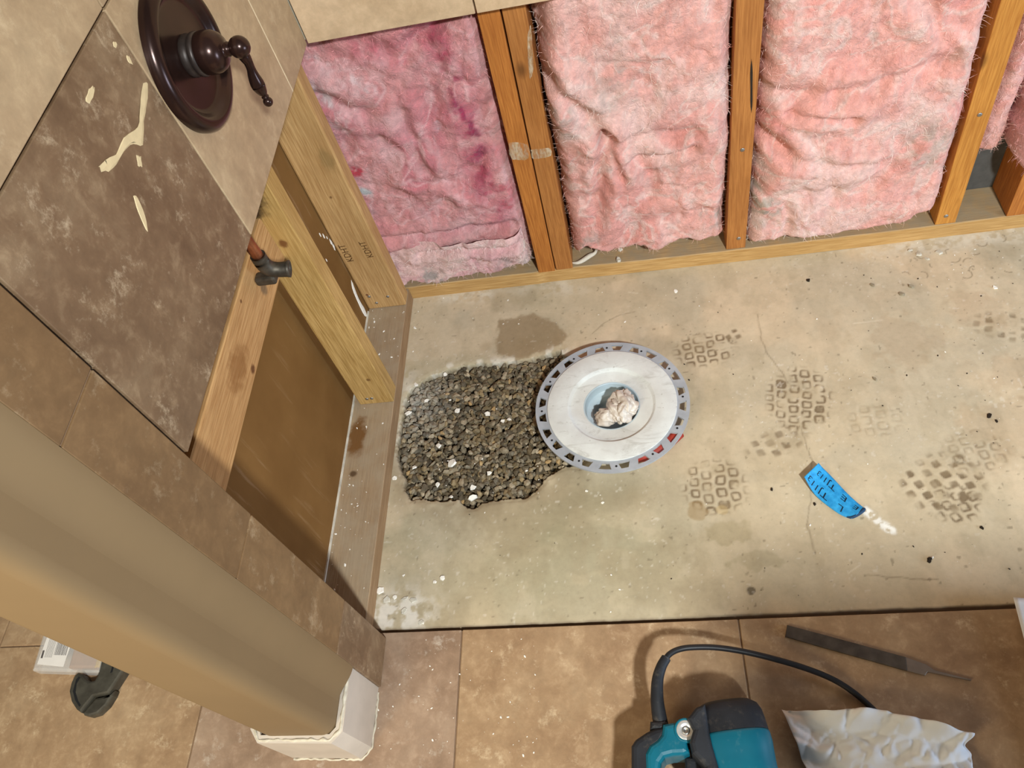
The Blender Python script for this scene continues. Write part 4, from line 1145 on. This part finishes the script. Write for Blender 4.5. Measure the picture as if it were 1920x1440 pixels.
# perforated rim: 24 trapezoid openings
Ri, Ra, Rb, Ro = 0.1175, 0.1285, 0.1415, 0.1480
bm = bmesh.new()
def pv(r, t, cache={}):
    key = (round(r, 6), round(t % (2 * math.pi), 6))
    if key not in cache:
        cache[key] = bm.verts.new((FX + r * math.cos(t), FY + r * math.sin(t), FZ))
    return cache[key]
NS = 24
for k in range(NS):
    t0 = 2 * math.pi * k / NS; t1 = 2 * math.pi * (k + 1) / NS; tc_ = (t0 + t1) / 2; half = math.pi / NS
    a_, b_ = (0.40, 0.66) if k % 2 else (0.66, 0.36)
    A0, A1, B0, B1 = tc_ - half * a_, tc_ + half * a_, tc_ - half * b_, tc_ + half * b_
    if k == NS - 1: t1 = 0.0 + 2 * math.pi
    angs_i = [t0, A0, tc_, A1, t1]; angs_o = [t0, B0, tc_, B1, t1]
    for s in range(4):
        bm.faces.new((pv(Ri, angs_i[s]), pv(Ri, angs_i[s + 1]), pv(Ra, angs_i[s + 1]), pv(Ra, angs_i[s]))[::-1])
        bm.faces.new((pv(Rb, angs_o[s]), pv(Rb, angs_o[s + 1]), pv(Ro, angs_o[s + 1]), pv(Ro, angs_o[s]))[::-1])
    bm.faces.new((pv(Ra, t0), pv(Ra, A0), pv(Rb, B0), pv(Rb, t0))[::-1])
    bm.faces.new((pv(Ra, A1), pv(Ra, t1), pv(Rb, t1), pv(Rb, B1))[::-1])
bmesh.ops.recalc_face_normals(bm, faces=bm.faces[:])
rimo = bm_obj('rim', bm, M['grey_plastic'])
for p in rimo.data.polygons:
    if p.normal.z < 0: p.flip()
sol = rimo.modifiers.new('thickness', 'SOLIDIFY'); sol.thickness = 0.0045; sol.offset = -1
parts = [rimo]
for k in range(NS):
    if k % 2: continue
    t = 2 * math.pi * k / NS + 0.02
    sh = lathe('screw_hole', [(0.0001, 0.0003), (0.0016, 0.0003), (0.0019, 0.0005), (0.0022, 0.0001)], (FX + 0.1355 * math.cos(t), FY + 0.1355 * math.sin(t), FZ), (0, 0, 1), M['black'], None, 12)
    parts.append(sh)
disc = lathe('fleece_disc', [(0.1245, 0.0002), (0.1245, 0.0018), (0.1235, 0.0022), (0.0850, 0.0022), (0.0835, 0.0018), (0.0800, -0.0040), (0.0780, -0.0048), (0.0560, -0.0048), (0.0535, -0.0056)], (FX, FY, FZ), (0, 0, 1), M['fleece'], None, 96)
bore = lathe('bore', [(0.0545, -0.0052), (0.0530, -0.0050), (0.0520, -0.0056), (0.0515, -0.008), (0.0505, -0.0235), (0.0490, -0.0255), (0.0400, -0.0270), (0.0380, -0.0285), (0.0370, -0.048), (0.0001, -0.048)], (FX, FY, FZ), (0, 0, 1), M['bore_plastic'], None, 64)
skirt = lathe('underside', [(0.1200, -0.0030), (0.0900, -0.0100), (0.0620, -0.0160), (0.0580, -0.028), (0.0580, -0.062)], (FX, FY, FZ), (0, 0, 1), M['grey_plastic'], None, 64)
adopt(fl, *parts, disc, bore, skirt)

# crumpled wad stuffed into the bore
wm = NT('pearl_wad', 0.38, 0.5)
v = wm.coord()
wm.color(wm.ramp(wm.noise(v, 40, 3), [(0.3, lin(176, 158, 142)), (0.65, lin(214, 204, 192))]))
def wad_part(cx, cy, cz, rx, ry, rz, seed, sub=5):
    bm = bmesh.new(); bmesh.ops.create_icosphere(bm, subdivisions=sub, radius=1.0)
    for v in bm.verts:
        d = v.co.normalized(); off_ = Vector((seed * 3.1, seed, 0))
        w = mnoise.noise_vector(d * 1.2 + off_) * 0.6
        q = mnoise.noise(d * 1.6 + w + off_)
        r1 = 1 - abs(mnoise.noise(d * 1.5 + w + off_ * 2)) * 1.3
        r2 = 1 - abs(mnoise.noise(d * 2.3 + w * 1.2 + off_ * 3))
        k = 0.80 + 0.22 * q - 0.34 * max(0, r1) ** 7 - 0.07 * (r2 ** 6) + 0.10 * r1
        v.co = Vector((cx + d.x * rx * k, cy + d.y * ry * k, cz + d.z * rz * k))
    return bm
bm = wad_part(FX + 0.020, FY - 0.006, FZ - 0.002, 0.034, 0.040, 0.033, 2)
wad = bm_obj('crumpled_wad', bm, wm.m, None, True)
tag(wad, 'crumpled pearly off-white wad stuffed into the drain opening', 'wad')
bm = wad_part(FX - 0.012, FY - 0.024, FZ - 0.007, 0.027, 0.022, 0.022, 5, 4)
bm_obj('folded_end', bm, wm.m, wad, True)

# red shim under the rim
rs = [(0.4799, -0.4675), (0.5067, -0.4608), (0.5376, -0.4408), (0.5678, -0.4206)]
red = tube('red_shim', [(rs[0][0], rs[0][1], 0.0125, 0.009), (rs[1][0], rs[1][1], 0.0130, 0.0122), (rs[2][0], rs[2][1], 0.0130, 0.0122), (rs[3][0] - 0.004, rs[3][1], 0.0125, 0.0105)], simple('red_plastic', lin(158, 52, 40), 0.5, 0.35), None, 20, 16)
tag(red, 'dull red rod half hidden under the flange rim', 'rod')

# ------------------------------------------------------------------ blue tape with hand-marked letters
tn = NT('blue_tape', 0.55, 0.3)
v = tn.coord()
tn.color(tn.ramp(tn.noise(v, 120, 5), [(0.3, lin(22, 128, 188)), (0.7, lin(52, 164, 222))]))
tn.bump(tn.noise(v, 400, 3), 0.25, 0.0004)
loe = spline([(0.7651, -0.5333), (0.7817, -0.5640), (0.8110, -0.5977), (0.8299, -0.6097)], 40)
upe = spline([(0.7937, -0.5083), (0.8111, -0.5250), (0.8334, -0.5633), (0.8545, -0.5938)], 40)
def tape_z(t, s):
    return 0.0025 + 0.017 * max(0, 1 - t / 0.45) ** 2 + 0.0035 * math.sin(math.pi * s) * min(1, t * 3) + 0.002 * max(0, (t - 0.85) / 0.15)
def tape_pt(t, s, h=0.0):
    t = min(max(t, 0.0), 1.0)
    k = t * 40; i = min(int(k), 39); f = k - i
    a = loe[i] * (1 - f) + loe[i + 1] * f; b = upe[i] * (1 - f) + upe[i + 1] * f
    p = a * (1 - s) + b * s
    return (p[0], p[1], tape_z(t, s) + h)
P_ = np.array([[tape_pt(i / 60, j / 14) for j in range(15)] for i in range(61)])
# rolled-under dark end
tape = grid_obj('tape_strip', P_, tn.m)
sol = tape.modifiers.new('thickness', 'SOLIDIFY'); sol.thickness = 0.0008; sol.offset = 1
tag(tape, 'curled strip of blue tape with black hand lettering on the concrete', 'tape')
M['ink'] = simple('ink', lin(14, 34, 52), 0.7, 0.2)
def tape_text(s, t0, t1, s0, h):
    """Lettering read from t0 to t1 (t falls), letter feet at s0, letter tops towards lower s."""
    V, Fc = text_verts(s, 1.0)
    w0 = min(q[0] for q in V); w1 = max(q[0] for q in V)
    hh = max(q[1] for q in V)
    out = []
    for q in V:
        f = (q[0] - w0) / (w1 - w0)
        out.append(tape_pt(t0 + (t1 - t0) * f, s0 - h * q[1] / hh, 0.0011))
    return mesh_obj('lettering', out, Fc, M['ink'], tape)
tape_text('TJ113', 0.50, 0.12, 0.80, 0.22)
tape_text('TJ113', 0.47, 0.05, 0.32, 0.22)
tape_text('E', 0.685, 0.60, 0.80, 0.24)
tape_text('L', 0.70, 0.61, 0.34, 0.24)
tape_text('E', 0.925, 0.84, 0.80, 0.24)
curl = tube('rolled_end', [(*tape_pt(0.86, 0.02)[:2], 0.003, 0.0012), (*tape_pt(0.97, 0.10)[:2], 0.0045, 0.0026), (*tape_pt(1.0, 0.45)[:2], 0.0055, 0.0032), (*tape_pt(1.0, 0.85)[:2], 0.006, 0.0032), (*tape_pt(0.985, 0.99)[:2], 0.0055, 0.0022)], simple('tape_dark', lin(30, 62, 92), 0.6, 0.3), tape, 20, 10)

# ------------------------------------------------------------------ file
fm = NT('file_steel', 0.5, 0.4, 0.25)
v = fm.coord()
mp = fm.node('ShaderNodeMapping'); mp.inputs['Rotation'].default_value = (0, 0, math.radians(40))
tcx = fm.node('ShaderNodeTexCoord'); fm.link(tcx.outputs['Object'], mp.inputs['Vector']); mp.inputs['Scale'].default_value = (900, 1, 1)
wv = fm.node('ShaderNodeTexWave'); wv.inputs['Scale'].default_value = 0.35; fm.link(mp.outputs[0], wv.inputs['Vector'])
fm.color(fm.ramp(fm.noise(v, 50, 4), [(0.3, lin(66, 58, 52)), (0.7, lin(92, 84, 76))]))
fm.bump(wv.outputs['Fac'], 0.25, 0.0004)
p0 = np.array((0.6923, -0.7956)); p1 = np.array((0.8803, -0.8595)); p2 = np.array((0.9381, -0.8760))
dv = (p1 - p0) / np.linalg.norm(p1 - p0); nv_ = np.array([-dv[1], dv[0]])
L = np.linalg.norm(p1 - p0)
hw = 0.0098
outl = [p0 + nv_ * hw * 0.95, p0 - nv_ * hw * 0.95, p0 + dv * L * 0.30 - nv_ * hw, p0 + dv * L * 0.93 - nv_ * hw * 1.05, p0 + dv * L * 1.0 - nv_ * hw * 0.95,
        p0 + dv * L * 1.015 - nv_ * 0.003, p2 - nv_ * 0.0012, p2 + nv_ * 0.0004, p0 + dv * L * 1.06 + nv_ * 0.0022, p0 + dv * L * 1.0 + nv_ * hw * 0.75, p0 + dv * L * 0.86 + nv_ * hw * 1.0, p0 + dv * L * 0.3 + nv_ * hw]
fe = empty('hand_file', (p0[0], p0[1], 0.0102), 'flat steel hand file with narrow tang on the brown floor tile', 'file')
cut = 0.86
body = prism('blade', [outl[k] for k in (0, 1, 2)] + [p0 + dv * L * 0.88 - nv_ * hw, p0 + dv * L * 0.86 + nv_ * hw] + [outl[11]], 0.0104, 0.0150, fm.m, None, 0.0006, 1)
heel = prism('tang', [p0 + dv * L * 0.88 - nv_ * hw] + outl[4:10] + [p0 + dv * L * 0.86 + nv_ * hw], 0.0104, 0.0146, simple('file_heel', lin(128, 115, 105), 0.45, 0.4, 0.3), None, 0.0005, 1)
adopt(fe, body, heel)

# ------------------------------------------------------------------ crumpled paper and second sheet
pm = NT('paper', 0.85, 0.15)
v = pm.coord()
pm.color(pm.ramp(pm.noise(v, 14, 4), [(0.3, lin(226, 224, 222)), (0.7, lin(240, 240, 240))]))
pm.bump(pm.noise(v, 90, 3), 0.15, 0.0008)
outer = [(0.6655, -0.9144), (0.7045, -0.9198), (0.7331, -0.9236), (0.7622, -0.9213), (0.7970, -0.9243), (0.8237, -0.9319), (0.8580, -0.9387), (0.8915, -0.9502), (0.9148, -0.9536)]
lowr = [(0.6862, -0.9967), (0.7053, -1.0001), (0.7265, -1.0016), (0.7478, -1.0017), (0.7755, -1.0021), (0.8103, -1.0023), (0.8452, -1.0022), (0.8793, -1.0023), (0.9021, -1.0019)]
extend = [(a[0], a[1] - 0.10) for a in lowr]
T = np.array(spline(outer, 90)); Bm = np.array(spline(lowr, 90)); Ex = np.array(spline(extend, 90))
NU, NV = 91, 70
P_ = np.zeros((NU, NV, 3))
for j in range(NV):
    t = j / (NV - 1)
    if t < 0.5: q2 = T * (1 - t * 2) + Bm * (t * 2)
    else: q2 = Bm * (2 - 2 * t) + Ex * (2 * t - 1)
    P_[:, j, :2] = q2[:, :2]
a_ = P_[..., 0]; b_ = P_[..., 1]
wr1 = (fbm(a_ * 10, b_ * 10, 601, 2) - 0.5) * 0.2
def facets(x_, y_, sc, seed):
    a = np.abs(2 * vnoise((x_ + 0.35 * y_) * sc, (y_ - 0.2 * x_) * sc, seed) - 1)
    b = np.abs(2 * vnoise((x_ - 0.6 * y_) * sc * 1.3 + 5, (y_ + 0.5 * x_) * sc * 1.1, seed + 1) - 1)
    return np.minimum(a, b)
uu = np.linspace(0, 1, NU)[:, None] + 0 * b_
P_[..., 2] = 0.0145 + 0.010 * fbm(a_ * 8, b_ * 8, 604, 2) + 0.020 * facets(a_ + wr1 * 0.15, b_ + wr1 * 0.15, 15, 602) + 0.007 * facets(a_, b_ + wr1 * 0.2, 42, 606) + 0.014 * np.sin(np.pi * uu)
tt_ = np.linspace(0, 1, NV)[None, :] + 0 * a_
P_[..., 2] += 0.020 * sstep(0.20, 0.0, tt_) * sstep(0, 0.25, uu)
P_[..., 0] += ((fbm(b_ * 60, a_ * 5, 605, 3) - 0.5) * 0.006 - 0.010 * np.exp(-((b_ + 0.966) / 0.006) ** 2)) * sstep(0.9, 1.0, uu)
pap = grid_obj('crumpled_paper', P_, pm.m, flip=True)
sol = pap.modifiers.new('thickness', 'SOLIDIFY'); sol.thickness = 0.0004
tag(pap, 'crumpled white sheet of paper lying over the black cord', 'paper')
c0 = (1.0238, -0.7634); c1 = (1.0195, -0.8361)
ex = np.array([c1[0] - c0[0], c1[1] - c0[1]]); Lx = np.linalg.norm(ex); ex /= Lx; ey = np.array([-ex[1], ex[0]])
P_ = np.zeros((30, 40, 3))
for i in range(30):
    for j in range(40):
        s, t = i / 29, j / 39
        q2 = np.array(c0) + ex * 0.28 * t + ey * 0.21 * s
        P_[i, j] = (q2[0], q2[1], 0.0115 + 0.021 * (1 - s) ** 2 * (1 - 0.5 * t) + 0.004 * s * math.sin(5 * t) ** 2)
sh = grid_obj('paper_sheet', P_, pm.m, flip=True)
sol = sh.modifiers.new('thickness', 'SOLIDIFY'); sol.thickness = 0.0004
tag(sh, 'flat white sheet with a lifted corner beside the slab edge', 'paper')

# ------------------------------------------------------------------ rotary hammer
teal = NT('teal_plastic', 0.38, 0.45)
v = teal.coord()
c = teal.ramp(teal.noise(v, 12, 3), [(0.3, lin(2, 92, 112)), (0.7, lin(6, 108, 128))])
c = teal.mix(teal.ramp(teal.noise(v, 60, 5, 0.7), [(0.58, 0.0), (0.75, 0.22)]), c, lin(120, 150, 150))
teal.color(c)
rub = NT('black_rubber', 0.55, 0.3)
v = rub.coord()
c = rub.ramp(rub.noise(v, 18, 4), [(0.3, (0.010, 0.011, 0.014)), (0.7, (0.022, 0.024, 0.030))])
c = rub.mix(rub.ramp(rub.noise(v, 45, 6, 0.75), [(0.55, 0.0), (0.75, 0.35)]), c, lin(110, 100, 88))
rub.color(c); rub.bump(rub.noise(v, 200, 3), 0.15, 0.0005)
dr = empty('rotary_hammer', (0.57, -1.0, 0.0105), 'teal and black corded rotary hammer lying on the floor tile', 'power tool')
def superlathe(name, prof, origin, axis, mat, seg=64, p=2.6, ell=(1, 1)):
    ax = Vector(axis).normalized(); s = Vector((0, 0, 1)); u = (s - ax * s.dot(ax)).normalized(); v = ax.cross(u)
    verts = []; faces = []
    for r, h in prof:
        for k in range(seg):
            t = 2 * math.pi * k / seg; c_, s_ = math.cos(t), math.sin(t)
            rr = r / (abs(c_) ** p + abs(s_) ** p) ** (1 / p)
            verts.append(Vector(origin) + ax * h + u * (rr * ell[0] * c_) + v * (rr * ell[1] * s_))
    for i in range(len(prof) - 1):
        for k in range(seg):
            a = i * seg + k; b = i * seg + (k + 1) % seg
            faces.append((a, b, b + seg, a + seg))
    return mesh_obj(name, verts, faces, mat, None, True)
MO = (0.583, -0.912, 0.066); MA = (0.10, -1, 0)
cap = superlathe('motor_cap', [(0.001, 0.0), (0.022, 0.0005), (0.036, 0.003), (0.0445, 0.009), (0.0485, 0.018), (0.0500, 0.030), (0.0510, 0.046)], MO, MA, rub.m)
mot = superlathe('motor_housing', [(0.048, 0.0455), (0.0512, 0.0465), (0.0520, 0.050), (0.0525, 0.060), (0.0515, 0.072), (0.0505, 0.090), (0.0520, 0.115), (0.0530, 0.15), (0.052, 0.20), (0.040, 0.215), (0.001, 0.216)], MO, MA, teal.m)
gear = superlathe('gear_housing', [(0.001, 0.216), (0.038, 0.2165), (0.040, 0.25), (0.032, 0.30), (0.024, 0.32), (0.022, 0.36), (0.001, 0.361)], MO, MA, rub.m)
def tilt_box(name, pts, z0, z1, mat, bev=0.008):
    return prism(name, pts, z0, z1, mat, None, bev, 3)
q = [(0.5268, -0.9422), (0.5403, -0.9278), (0.5534, -0.9234), (0.5547, -0.9377), (0.5555, -0.9619), (0.5578, -0.9795), (0.5629, -1.0074), (0.5702, -1.0441), (0.5456, -1.0427), (0.5443, -1.0050), (0.5289, -0.9875), (0.5267, -0.9739), (0.5335, -0.9574)]
spine = tilt_box('side_shell', [(x_, y_) for x_, y_ in q], 0.020, 0.1165, rub.m, 0.007)
hb = [(0.4922, -0.9459), (0.5089, -0.9434), (0.5261, -0.9422), (0.5360, -0.9537), (0.5326, -0.9655), (0.5255, -0.9702), (0.5256, -0.9839), (0.5180, -0.9873), (0.5026, -0.9878), (0.4914, -0.9905), (0.4857, -0.9972), (0.4825, -1.0093), (0.4808, -1.0544), (0.4557, -1.0545), (0.4638, -1.0017), (0.4643, -0.9846), (0.4712, -0.9733), (0.4822, -0.9668), (0.4888, -0.9600)]
hand = tilt_box('handle', hb, 0.040, 0.099, teal.m, 0.008)
gb = [(0.4978, -0.9475), (0.4950, -0.9616), (0.4890, -0.9714), (0.4795, -0.9782), (0.4728, -0.9878), (0.4718, -1.0015), (0.4634, -1.0540), (0.4374, -1.0541), (0.4436, -1.0010), (0.4453, -0.9733), (0.4518, -0.9650), (0.4677, -0.9554), (0.4802, -0.9501)]
grip = tilt_box('grip', gb, 0.036, 0.0945, rub.m, 0.008)
sw = tilt_box('trigger', [(0.5185, -0.9846), (0.5434, -0.9869), (0.5427, -1.0194), (0.5165, -1.0193)], 0.045, 0.075, rub.m, 0.006)
sx, sy = (0.5234, -0.9551)
s1 = lathe('screw_boss', [(0.0165, -0.004), (0.0165, 0.0012), (0.0150, 0.0022), (0.0130, 0.0018), (0.0120, 0.0010)], (sx, sy, 0.0985), (0, 0, 1), teal.m, None, 32)
s2 = lathe('screw_cap', [(0.0132, -0.002), (0.0132, 0.0018), (0.0122, 0.0026), (0.0070, 0.0020), (0.0058, 0.0004), (0.0001, 0.0004)], (sx, sy, 0.0985), (0, 0, 1), simple('bright_metal', (0.75, 0.74, 0.72), 0.3, 0.5, 0.6), None, 32)
s3 = lathe('screw', [(0.0060, 0.0002), (0.0056, 0.0012), (0.0030, 0.0016), (0.0026, 0.0006), (0.0001, 0.0006)], (sx, sy, 0.0985), (0, 0, 1), M['steel'], None, 20)
cl = tilt_box('cord_clamp', [(0.4742, -0.9400), (0.4947, -0.9389), (0.5031, -0.9462), (0.4889, -0.9545), (0.4726, -0.9514)], 0.045, 0.090, rub.m, 0.006)
boot_pts = [(*(0.4891, -0.9449), 0.075, 0.0108), (*(0.4873, -0.9309), 0.078, 0.0105), (*(0.4863, -0.9081), 0.082, 0.0095), (*(0.4892, -0.8823), 0.084, 0.0086), (*(0.4962, -0.8633), 0.084, 0.0078), (*(0.5043, -0.8505), 0.082, 0.0074)]
bo_ = tube('cord_boot', boot_pts, rub.m, None, 40, 18)
cord = tube('cord', [(0.5017, -0.8535, 0.0820, 0.0045), (0.5104, -0.8441, 0.0810, 0.0045), (0.5236, -0.8373, 0.0780, 0.0045), (0.5429, -0.8336, 0.0740, 0.0045), (0.5778, -0.8325, 0.0660, 0.0045), (0.6169, -0.8365, 0.0560, 0.0045), (0.6629, -0.8458, 0.0440, 0.0045), (0.7082, -0.8580, 0.0320, 0.0045), (0.7449, -0.8720, 0.0220, 0.0045), (0.7720, -0.8905, 0.0170, 0.0045), (0.7963, -0.9167, 0.0152, 0.0045), (0.8183, -0.9474, 0.0150, 0.0045)], simple('cord_rubber', (0.014, 0.014, 0.016), 0.42, 0.4), None, 140, 12)
adopt(dr, cap, mot, gear, spine, hand, grip, sw, cl, bo_, cord)
s1.parent = hand; s2.parent = hand; s3.parent = hand

# ------------------------------------------------------------------ packet and pipe cutter beyond the wall end
pk = empty('plastic_packet', (-0.58, -0.80, 0.0105), 'clear plastic packet with white barcode label on the far floor tile', 'packet')
pq = [(-0.6419, -0.7463), (-0.6368, -0.8245), (-0.4958, -0.8321), (-0.5047, -0.7827)]
O_ = np.array(pq[1]); eu = np.array(pq[2]) - O_; ev = np.array(pq[0]) - O_
clear = NT('clear_plastic', 0.15, 0.5)
clear.b.inputs['Base Color'].default_value = (0.92, 0.92, 0.9, 1)
clear.b.inputs['Alpha'].default_value = 0.28
pts = [O_, O_ + eu, O_ + eu + ev * 0.95, O_ + ev]
shell = prism('packet_shell', pts, 0.0106, 0.034, clear.m, None, 0.005, 2)
inner = prism('contents', [O_ + eu * a + ev * b for a, b in ((0.50, 0.10), (0.93, 0.12), (0.93, 0.92), (0.50, 0.95))], 0.0108, 0.029, simple('packet_contents', lin(150, 112, 82), 0.6, 0.3), None, 0.004, 2)
inner2 = prism('contents', [O_ + eu * a + ev * b for a, b in ((0.88, 0.12), (0.965, 0.14), (0.965, 0.9), (0.88, 0.92))], 0.0108, 0.0295, simple('packet_end', lin(170, 134, 60), 0.6, 0.3), None, 0.003, 2)
lab = prism('label', [O_ + eu * a + ev * b for a, b in ((0.06, 0.14), (0.46, 0.10), (0.50, 0.98), (0.10, 0.98))], 0.0342, 0.0347, simple('label_paper', lin(226, 220, 214), 0.7, 0.2, var=0.02), None)
bars = []
ink = simple('label_ink', lin(92, 86, 84), 0.7, 0.2)
def lquad(a0, b0, a1, b1):
    return [O_ + eu * a + ev * b for a, b in ((a0, b0), (a1, b0), (a1, b1), (a0, b1))]
V = []; F = []
r = random.Random(4)
def addq(a0, b0, a1, b1):
    k = len(V)
    for p in lquad(a0, b0, a1, b1): V.append((p[0], p[1], 0.03495))
    F.append((k, k + 1, k + 2, k + 3))
for blkk in ((0.27, 0.45, 0.36, 0.74),):
    b = blkk[2]
    x_ = blkk[0]
    while x_ < blkk[1]:
        w = r.choice((0.003, 0.006, 0.009)); addq(x_, blkk[2], x_ + w, blkk[3]); x_ += w + r.choice((0.004, 0.007))
for k in range(7):
    addq(0.14 + 0.017 * k, 0.30, 0.144 + 0.017 * k, 0.90 - 0.03 * (k % 3))
addq(0.085, 0.28, 0.115, 0.46)
bars = mesh_obj('barcode', V, F, ink)
adopt(pk, shell, inner, inner2, lab)
bars.parent = lab

cut_m = NT('gunmetal', 0.45, 0.4, 0.3)
v = cut_m.coord()
cut_m.color(cut_m.ramp(cut_m.noise(v, 40, 4), [(0.3, lin(62, 58, 50)), (0.7, lin(88, 84, 74))]))
ct = empty('pipe_cutter', (-0.50, -0.86, 0.0105), 'grey hooked pipe cutter head beside the clear packet', 'tool')
def z3(px): return px
jaw = [(-0.5024, -0.8076), (-0.4992, -0.8375), (-0.5020, -0.8448), (-0.5121, -0.8464), (-0.5225, -0.8415), (-0.5322, -0.8330), (-0.5409, -0.8299), (-0.5458, -0.8345), (-0.5485, -0.8473), (-0.5468, -0.8629), (-0.5358, -0.8803), (-0.5214, -0.8931), (-0.5109, -0.8985), (-0.5038, -0.8863), (-0.4952, -0.8722), (-0.4802, -0.8698), (-0.4673, -0.8674), (-0.4607, -0.8531), (-0.4495, -0.8269), (-0.4297, -0.7994), (-0.4853, -0.7785)]
blade = [(-0.5098, -0.8986), (-0.5024, -0.8872), (-0.4935, -0.8740), (-0.4785, -0.8717), (-0.4667, -0.8692), (-0.4600, -0.8613), (-0.4611, -0.8703), (-0.4678, -0.8870), (-0.4799, -0.9000), (-0.4952, -0.9041), (-0.5064, -0.9021)]
j1 = prism('jaw', jaw, 0.0106, 0.032, cut_m.m, None, 0.004, 2)
j2 = prism('lower_jaw', blade, 0.0106, 0.027, cut_m.m, None, 0.004, 2)
slot = prism('slot', [(-0.4740, -0.8334), (-0.4742, -0.8205), (-0.4702, -0.8196), (-0.4703, -0.8317)], 0.0318, 0.0324, M['black'], None)
slot2 = prism('jaw_groove', [(-0.5393, -0.8428), (-0.5360, -0.8373), (-0.5320, -0.8393), (-0.5354, -0.8502), (-0.5320, -0.8649), (-0.5212, -0.8795), (-0.5131, -0.8868), (-0.5153, -0.8894), (-0.5283, -0.8776), (-0.5381, -0.8629)], 0.0318, 0.0323, M['black'], None)
handle = prism('red_handle', [(-0.5006, -0.7943), (-0.4284, -0.7966), (-0.4090, -0.7275), (-0.4715, -0.7046)], 0.0108, 0.0335, simple('red_grip', lin(176, 40, 34), 0.45, 0.4), None, 0.004, 2)
adopt(ct, j1, j2, handle)
slot.parent = j1; slot2.parent = j1
